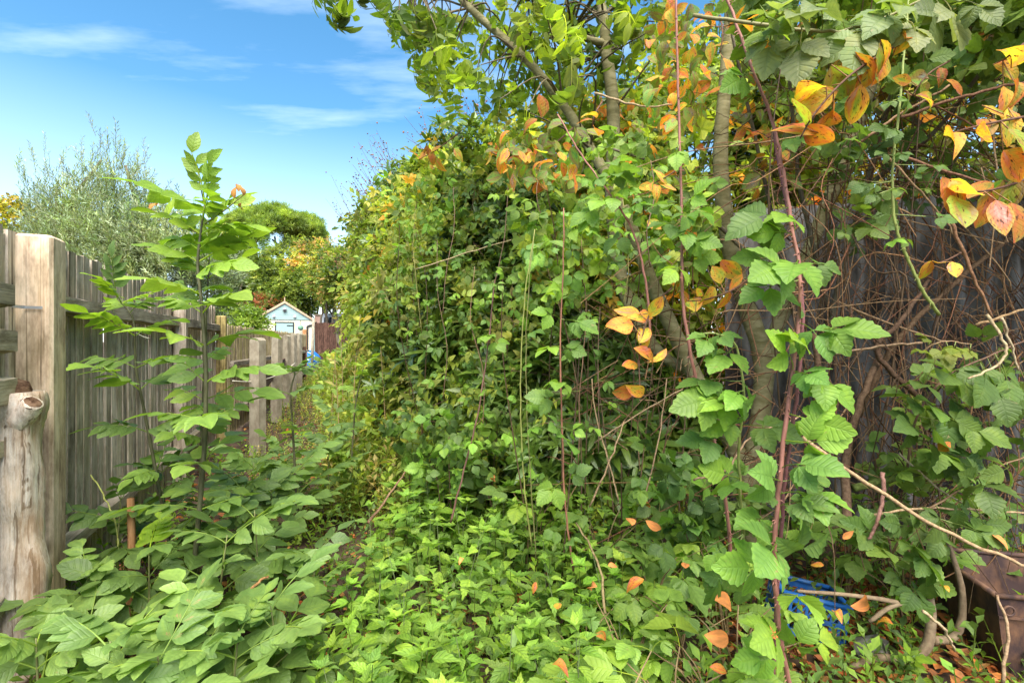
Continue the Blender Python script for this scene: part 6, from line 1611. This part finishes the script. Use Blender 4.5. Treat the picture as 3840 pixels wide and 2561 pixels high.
DS = [  # separate sticks: points, radius, tint, label
    ([(3010, 1640, 1.75), (3250, 1810, 1.72), (3520, 1980, 1.7), (3830, 2115, 1.7), (3950, 2160, 1.7)], 0.0078, (0.40, 0.27, 0.15), 'long straight tan stick slanting down across the lower right'),
    ([(3120, 1980, 1.95), (3300, 1925, 1.9), (3520, 1905, 1.9), (3860, 1925, 1.9)], 0.0055, (0.36, 0.25, 0.14), 'thin tan stem running level across the lower right'),
    ([(3370, 1700, 2.0), (3520, 1830, 1.95), (3740, 1970, 1.9)], 0.005, (0.42, 0.33, 0.22), 'pale dry stem above the level tan stem'),
    ([(3310, 1770, 1.9), (3310, 1870, 1.88), (3280, 1980, 1.86), (3255, 2020, 1.86)], 0.008, (0.25, 0.13, 0.10), 'short hanging purplish twig stub'),
    ([(3440, 1490, 2.2), (3290, 1320, 2.2), (3390, 1190, 2.2), (3490, 1040, 2.3)], 0.013, (0.11, 0.065, 0.04), 'dark brown branch curving through the tangle'),
    ([(3220, 1560, 2.4), (3280, 1420, 2.35), (3380, 1260, 2.3), (3560, 1080, 2.3), (3800, 880, 2.3)], 0.016, (0.13, 0.08, 0.045), 'thick brown branch rising to the right through the tangle'),
    ([(3200, 1830, 2.1), (3400, 1780, 2.1), (3640, 1725, 2.1)], 0.017, (0.10, 0.13, 0.03), 'moss-green branch lying across the dark lower right'),
    ([(3700, 1180, 1.8), (3770, 1290, 1.78), (3750, 1360, 1.78), (3630, 1420, 1.78)], 0.0055, (0.50, 0.38, 0.22), 'hooked pale root hanging at the right'),
    ([(3755, 1190, 1.8), (3790, 1290, 1.8), (3820, 1390, 1.8)], 0.0045, (0.46, 0.36, 0.22), 'wavy pale root next to the hooked one'),
    ([(3660, 1220, 1.9), (3780, 1180, 1.88), (3900, 1140, 1.85)], 0.006, (0.34, 0.22, 0.11), 'tan twig near the right edge at mid height'),
    ([(3560, 820, 1.85), (3640, 1010, 1.85), (3720, 1190, 1.85)], 0.007, (0.28, 0.15, 0.08), 'brown cane descending at the right above the hooked root'),
    ([(3380, 440, 2.0), (3560, 380, 1.95), (3740, 330, 1.9), (3900, 300, 1.9)], 0.007, (0.24, 0.12, 0.07), 'reddish cane running right under the orange leaves'),
    ([(3220, 540, 2.0), (3360, 440, 1.95), (3560, 320, 1.9)], 0.006, (0.30, 0.18, 0.10), 'brown cane rising behind the green thorny stem'),
    ([(3360, 580, 1.95), (3600, 660, 1.9), (3880, 740, 1.9)], 0.0055, (0.26, 0.13, 0.08), 'reddish cane sloping gently right at mid height'),
    ([(3330, 590, 2.0), (3450, 720, 2.0), (3560, 850, 2.0), (3640, 1000, 2.0)], 0.0045, (0.30, 0.19, 0.10), 'thin cane slanting down right of the green thorny stem'),
    ([(3140, 1130, 2.3), (3380, 1230, 2.2), (3560, 1280, 2.1)], 0.005, (0.28, 0.18, 0.1), 'brown twig crossing the corrugated wall'),
    ([(3130, 1330, 2.2), (3300, 1300, 2.1), (3460, 1285, 2.0)], 0.007, (0.30, 0.20, 0.12), 'short level brown branch before the wall'),
    ([(3060, 1580, 2.3), (3070, 1400, 2.3), (3050, 1250, 2.3)], 0.018, (0.14, 0.085, 0.05), 'upright brown sucker stem beside the forked tree'),
    ([(3190, 2030, 2.0), (3170, 1750, 2.15), (3230, 1500, 2.2), (3300, 1330, 2.25)], 0.020, (0.12, 0.075, 0.045), 'thick brown sucker trunk rising right of the canes'),
    ([(2320, 1880, 2.4), (2290, 1760, 2.4), (2230, 1540, 2.4), (2220, 1420, 2.4)], 0.0045, (0.40, 0.28, 0.16), 'pale stem dropping into the rhododendron shade'),
    ([(2210, 1900, 2.35), (2290, 1720, 2.35), (2340, 1580, 2.4)], 0.005, (0.36, 0.24, 0.14), 'tan stick rising out of the nettles into the shade'),
    ([(2230, 1660, 2.5), (2380, 1560, 2.45), (2560, 1460, 2.4)], 0.0045, (0.34, 0.24, 0.14), 'thin slanting stick left of the forked tree'),
    ([(2420, 1870, 2.3), (2470, 1640, 2.35), (2500, 1420, 2.4)], 0.004, (0.30, 0.20, 0.12), 'thin upright twig left of the forked tree'),
    ([(2600, 1800, 1.95), (2720, 1760, 1.9), (2820, 1640, 1.9), (3000, 1560, 1.9)], 0.0045, (0.34, 0.22, 0.13), 'thin curved twig crossing in front of the forked trunk'),
    ([(1560, 1010, 3.2), (1750, 950, 3.1), (1980, 880, 3.0)], 0.0045, (0.42, 0.33, 0.18), 'long pale stem arching across the hedge face'),
    ([(2230, 350, 2.5), (2400, 400, 2.4), (2520, 395, 2.4)], 0.006, (0.38, 0.28, 0.16), 'tan twig across the gap behind the slim trunk'),
    ([(880, 2280, 1.9), (960, 2190, 1.95), (1005, 2160, 2.0)], 0.007, (0.32, 0.17, 0.07), 'short brown stick poking out of the elder seedlings'),
    ([(1380, 1960, 2.6), (1450, 1870, 2.8), (1530, 1750, 3.0)], 0.008, (0.20, 0.12, 0.07), 'dark stick lying on the path litter'),
    ([(440, 2230, 2.3), (440, 2000, 2.3), (395, 1870, 2.3), (340, 1780, 2.3)], 0.0042, (0.40, 0.42, 0.12), 'thin yellow-green stem in front of the fence foot'),
    ([(2270, 2300, 1.6), (2240, 2100, 1.7), (2160, 1960, 1.9)], 0.005, (0.20, 0.15, 0.07), 'dark trailing cane over the nettles'),
    ([(3460, 2290, 1.75), (3540, 2360, 1.75), (3580, 2440, 1.78)], 0.006, (0.46, 0.34, 0.2), 'thin pale twig propped by the bent branch'),
    ([(3760, 2560, 1.7), (3780, 2360, 1.72), (3740, 2230, 1.75)], 0.006, (0.36, 0.24, 0.14), 'tan stick leaning on the rusty bin'),
]
for pts, rad, tint, lab in DS:
    p = catmull([PX(*q) for q in pts], 6)
    p[:, 2] = np.maximum(p[:, 2], 0.01)
    p[1:-1] += rng.normal(0, 0.0022, p[1:-1].shape)
    b = p[np.argmin(p[:, 2])].copy()
    t = tube(p, np.linspace(rad, rad * 0.65, len(p)), 7, tint=tint, lump=0.06); t.v = t.v - b
    tag(obj('dry_stick', t, M['twig'], loc=b), lab, 'stick', 'dry sticks and stems')

# ------------------------------------------------------------------ things on the ground at the right
# bent cut branch
bb = PX(3480, 2470, 1.95); bb[2] = 0
br = thing('bent_branch', bb, 'thick cut branch bent like a hook on the leaf litter', 'branch')
def relb(t): t.v = t.v - bb; return t
obj('limb', relb(pxtube([(3190, 2500, 1.95), (3300, 2465, 1.93), (3400, 2475, 1.92), (3470, 2430, 1.9), (3490, 2340, 1.9), (3488, 2270, 1.9), (3478, 2190, 1.9)], [0.011, 0.015, 0.017, 0.019, 0.018, 0.017, 0.012], 10, 0.05)), M['cutwood'], br)
obj('side_shoot', relb(pxtube([(3490, 2300, 1.9), (3350, 2255, 1.88), (3180, 2230, 1.88), (2990, 2215, 1.88)], [0.012, 0.009, 0.008, 0.006], 8, 0.05)), M['cutwood'], br)
obj('side_shoot', relb(pxtube([(3500, 2400, 1.95), (3570, 2390, 1.98), (3605, 2330, 2.0), (3605, 2200, 2.0), (3555, 2030, 2.02)], [0.016, 0.016, 0.015, 0.012, 0.009], 8, 0.05)), M['cutwood'], br)
obj('dead_strip', relb(pxtube([(3260, 2330, 1.9), (3340, 2275, 1.88), (3430, 2255, 1.87), (3490, 2262, 1.87)], [0.007, 0.009, 0.008, 0.004], 7, 0.1)), M['cutwood'], br)

# blue crate
crb = np.array([1.37, 2.28, 0.0])
cr = thing('blue_crate', crb, 'blue plastic lattice crate half buried in leaves behind the canes', 'crate')
cr.rotation_euler = (math.radians(-4), math.radians(9), math.radians(-14))
W_, D_, H_ = 0.27, 0.22, 0.18
def lattice(L_, h, nv_, t=0.006):
    """one crate side in the XZ plane: bars with openings"""
    parts = [box(0, L_, 0, t, 0, 0.03), box(0, L_, 0, t, h - 0.035, h), box(0, L_, -0.001, t + 0.001, h * 0.45, h * 0.45 + 0.02)]
    for i in range(nv_ + 1):
        x = L_ * i / nv_
        parts.append(box(max(x - 0.006, 0), min(x + 0.006, L_), 0.001, t - 0.001, 0.03, h - 0.035))
    for i in range(nv_):
        x0, x1 = L_ * i / nv_, L_ * (i + 1) / nv_
        parts.append(prism([(x0, h * .55), (x0 + 0.008, h * .55), (x1, h - 0.04), (x1 - 0.008, h - 0.04)], 0.0015, t - 0.0015))
    return join(parts)
for (x, y, rz, L_, k) in ((-W_ / 2, -D_ / 2, 0, W_, 8), (-W_ / 2, D_ / 2, 0, W_, 8), (-W_ / 2, -D_ / 2, math.pi / 2, D_, 6), (W_ / 2, -D_ / 2, math.pi / 2, D_, 6)):
    o = obj('side', lattice(L_, H_, k), M['bluecrate'], cr, False, loc=(x, y, 0)); o.rotation_euler.z = rz
obj('floor_grid', join([box(-W_ / 2, W_ / 2, y - .006, y + .006, 0.004, 0.010) for y in np.linspace(-D_ / 2 + .02, D_ / 2 - .02, 8)] + [box(x - .006, x + .006, -D_ / 2, D_ / 2, 0.0, 0.0045) for x in np.linspace(-W_ / 2 + .02, W_ / 2 - .02, 9)]), M['bluecrate'], cr, False)
rim = catmull([(-W_ / 2, -D_ / 2, H_), (W_ / 2, -D_ / 2, H_)], 2)
obj('rim', join([tube([(-W_ / 2 - .004, s * D_ / 2, H_), (W_ / 2 + .004, s * D_ / 2, H_)], 0.011, 8) for s in (-1, 1)] + [tube([(s * W_ / 2, -D_ / 2, H_), (s * W_ / 2, D_ / 2, H_)], 0.011, 8) for s in (-1, 1)]), M['bluecrate'], cr)

# rusty steel bin
rb = np.array([2.19, 2.04, 0.0])
rbin = thing('rusty_bin', rb, 'rusty dark steel bin with a folded rim in the bottom right corner', 'bin')
rbin.rotation_euler.z = math.radians(-12)
def panel(xa0, xa1, xb0, xb1, ya, yb, h, t=0.004):
    v = [(xa0, ya, 0), (xa1, ya, 0), (xb1, yb, h), (xb0, yb, h)]
    v2 = [(x, y + t, z) for x, y, z in v]
    return T(v + v2, [(0, 1, 2, 3), (7, 6, 5, 4), (0, 4, 5, 1), (1, 5, 6, 2), (2, 6, 7, 3), (3, 7, 4, 0)])
hb_ = 0.365
obj('front_panel', panel(-0.20, 0.20, -0.265, 0.265, -0.18, -0.22, hb_), M['rust'], rbin, False)
obj('back_panel', panel(-0.20, 0.20, -0.265, 0.265, 0.18, 0.22, hb_), M['rust'], rbin, False)
for s in (-1, 1):
    t = panel(-0.18, 0.18, -0.22, 0.22, 0.20, 0.265, hb_)
    t.v = t.v @ rotz(math.pi / 2 * s).T
    obj('side_panel', t, M['rust'], rbin, False)
obj('rim', join([tube([(-0.27, s * 0.222, hb_), (0.27, s * 0.222, hb_)], 0.011, 8) for s in (-1, 1)] + [tube([(s * 0.267, -0.222, hb_), (s * 0.267, 0.222, hb_)], 0.011, 8) for s in (-1, 1)]), M['rust'], rbin)
obj('lip', box(-0.262, 0.262, -0.228, -0.219, hb_ - 0.085, hb_ - 0.078), M['rust'], rbin, False)
th = np.linspace(0, 2 * math.pi, 13)
obj('latch', tube(np.stack([-0.235 + 0.018 * np.cos(th), 0 * th - 0.235, hb_ - 0.05 + 0.018 * np.sin(th)], 1), 0.004, 6, cap=False), M['rust'], rbin)

# broken grey pot
gp_ = PX(3225, 2455, 2.05); gp_[2] = 0.0
pot = thing('broken_pot', gp_, 'torn grey plastic pot lying beside the blue crate', 'pot')
th = np.linspace(-0.5, 3.9, 16)
rows = []
for z, r_ in ((0.0, 0.055), (0.06, 0.062), (0.115, 0.07)):
    rows.append(np.stack([r_ * np.cos(th), r_ * np.sin(th), z + (0.02 * np.sin(th * 5) if z > 0.1 else 0) + 0 * th], 1))
vv = np.vstack(rows); m = len(th)
qs = [(k * m + i, k * m + i + 1, (k + 1) * m + i + 1, (k + 1) * m + i) for k in range(2) for i in range(m - 1)]
obj('shell', join([T(vv, qs), T(vv * [0.95, 0.95, 1], [q[::-1] for q in qs])]), M['greypot'], pot)
obj('flap', T([(0.05, -0.05, 0.10), (0.12, -0.03, 0.09), (0.11, 0.03, 0.06), (0.05, 0.02, 0.11)] + [(0.05, -0.05, 0.103), (0.12, -0.03, 0.093), (0.11, 0.03, 0.063), (0.05, 0.02, 0.113)], [(0, 1, 2, 3), (7, 6, 5, 4), (0, 4, 5, 1), (1, 5, 6, 2), (2, 6, 7, 3), (3, 7, 4, 0)]), M['greypot'], pot, False)
pot.rotation_euler = (math.radians(62), math.radians(8), math.radians(30)); pot.scale = (0.75,) * 3; pot.location = gp_ + [0, 0, 0.05]

# dead leaves drifted thick round the crate, bin and branch, and inside the crate
n = 1500
P = np.stack([rng.uniform(0.9, 2.6, n), rng.uniform(1.6, 2.9, n), 0 * np.zeros(n)], 1)
P[:, 2] = ground_z(P[:, 0], P[:, 1]) + rng.uniform(0.0, 0.05, n) + 0.10 * np.exp(-((P[:, 0] - 1.37) ** 2 + (P[:, 1] - 2.28) ** 2) / 0.02)
a = rng.uniform(0, 6.28, n)
D = unit(np.stack([np.cos(a), np.sin(a), rng.normal(0, .3, n)], 1)); U = unit(rng.normal(0, 0.5, (n, 3)) + [0, 0, 1])
t = join(place_many(LT, P, D, U, rng.uniform(0.035, 0.08, n), pal([(0.14, 0.065, 0.03), (0.20, 0.10, 0.05), (0.09, 0.045, 0.028), (0.26, 0.15, 0.075), (0.24, 0.10, 0.035)], n, 0.25)))
tag(obj('drifted_leaves', t, M['litter']), 'drift of dead leaves around and inside the blue crate', 'litter', kind='stuff')
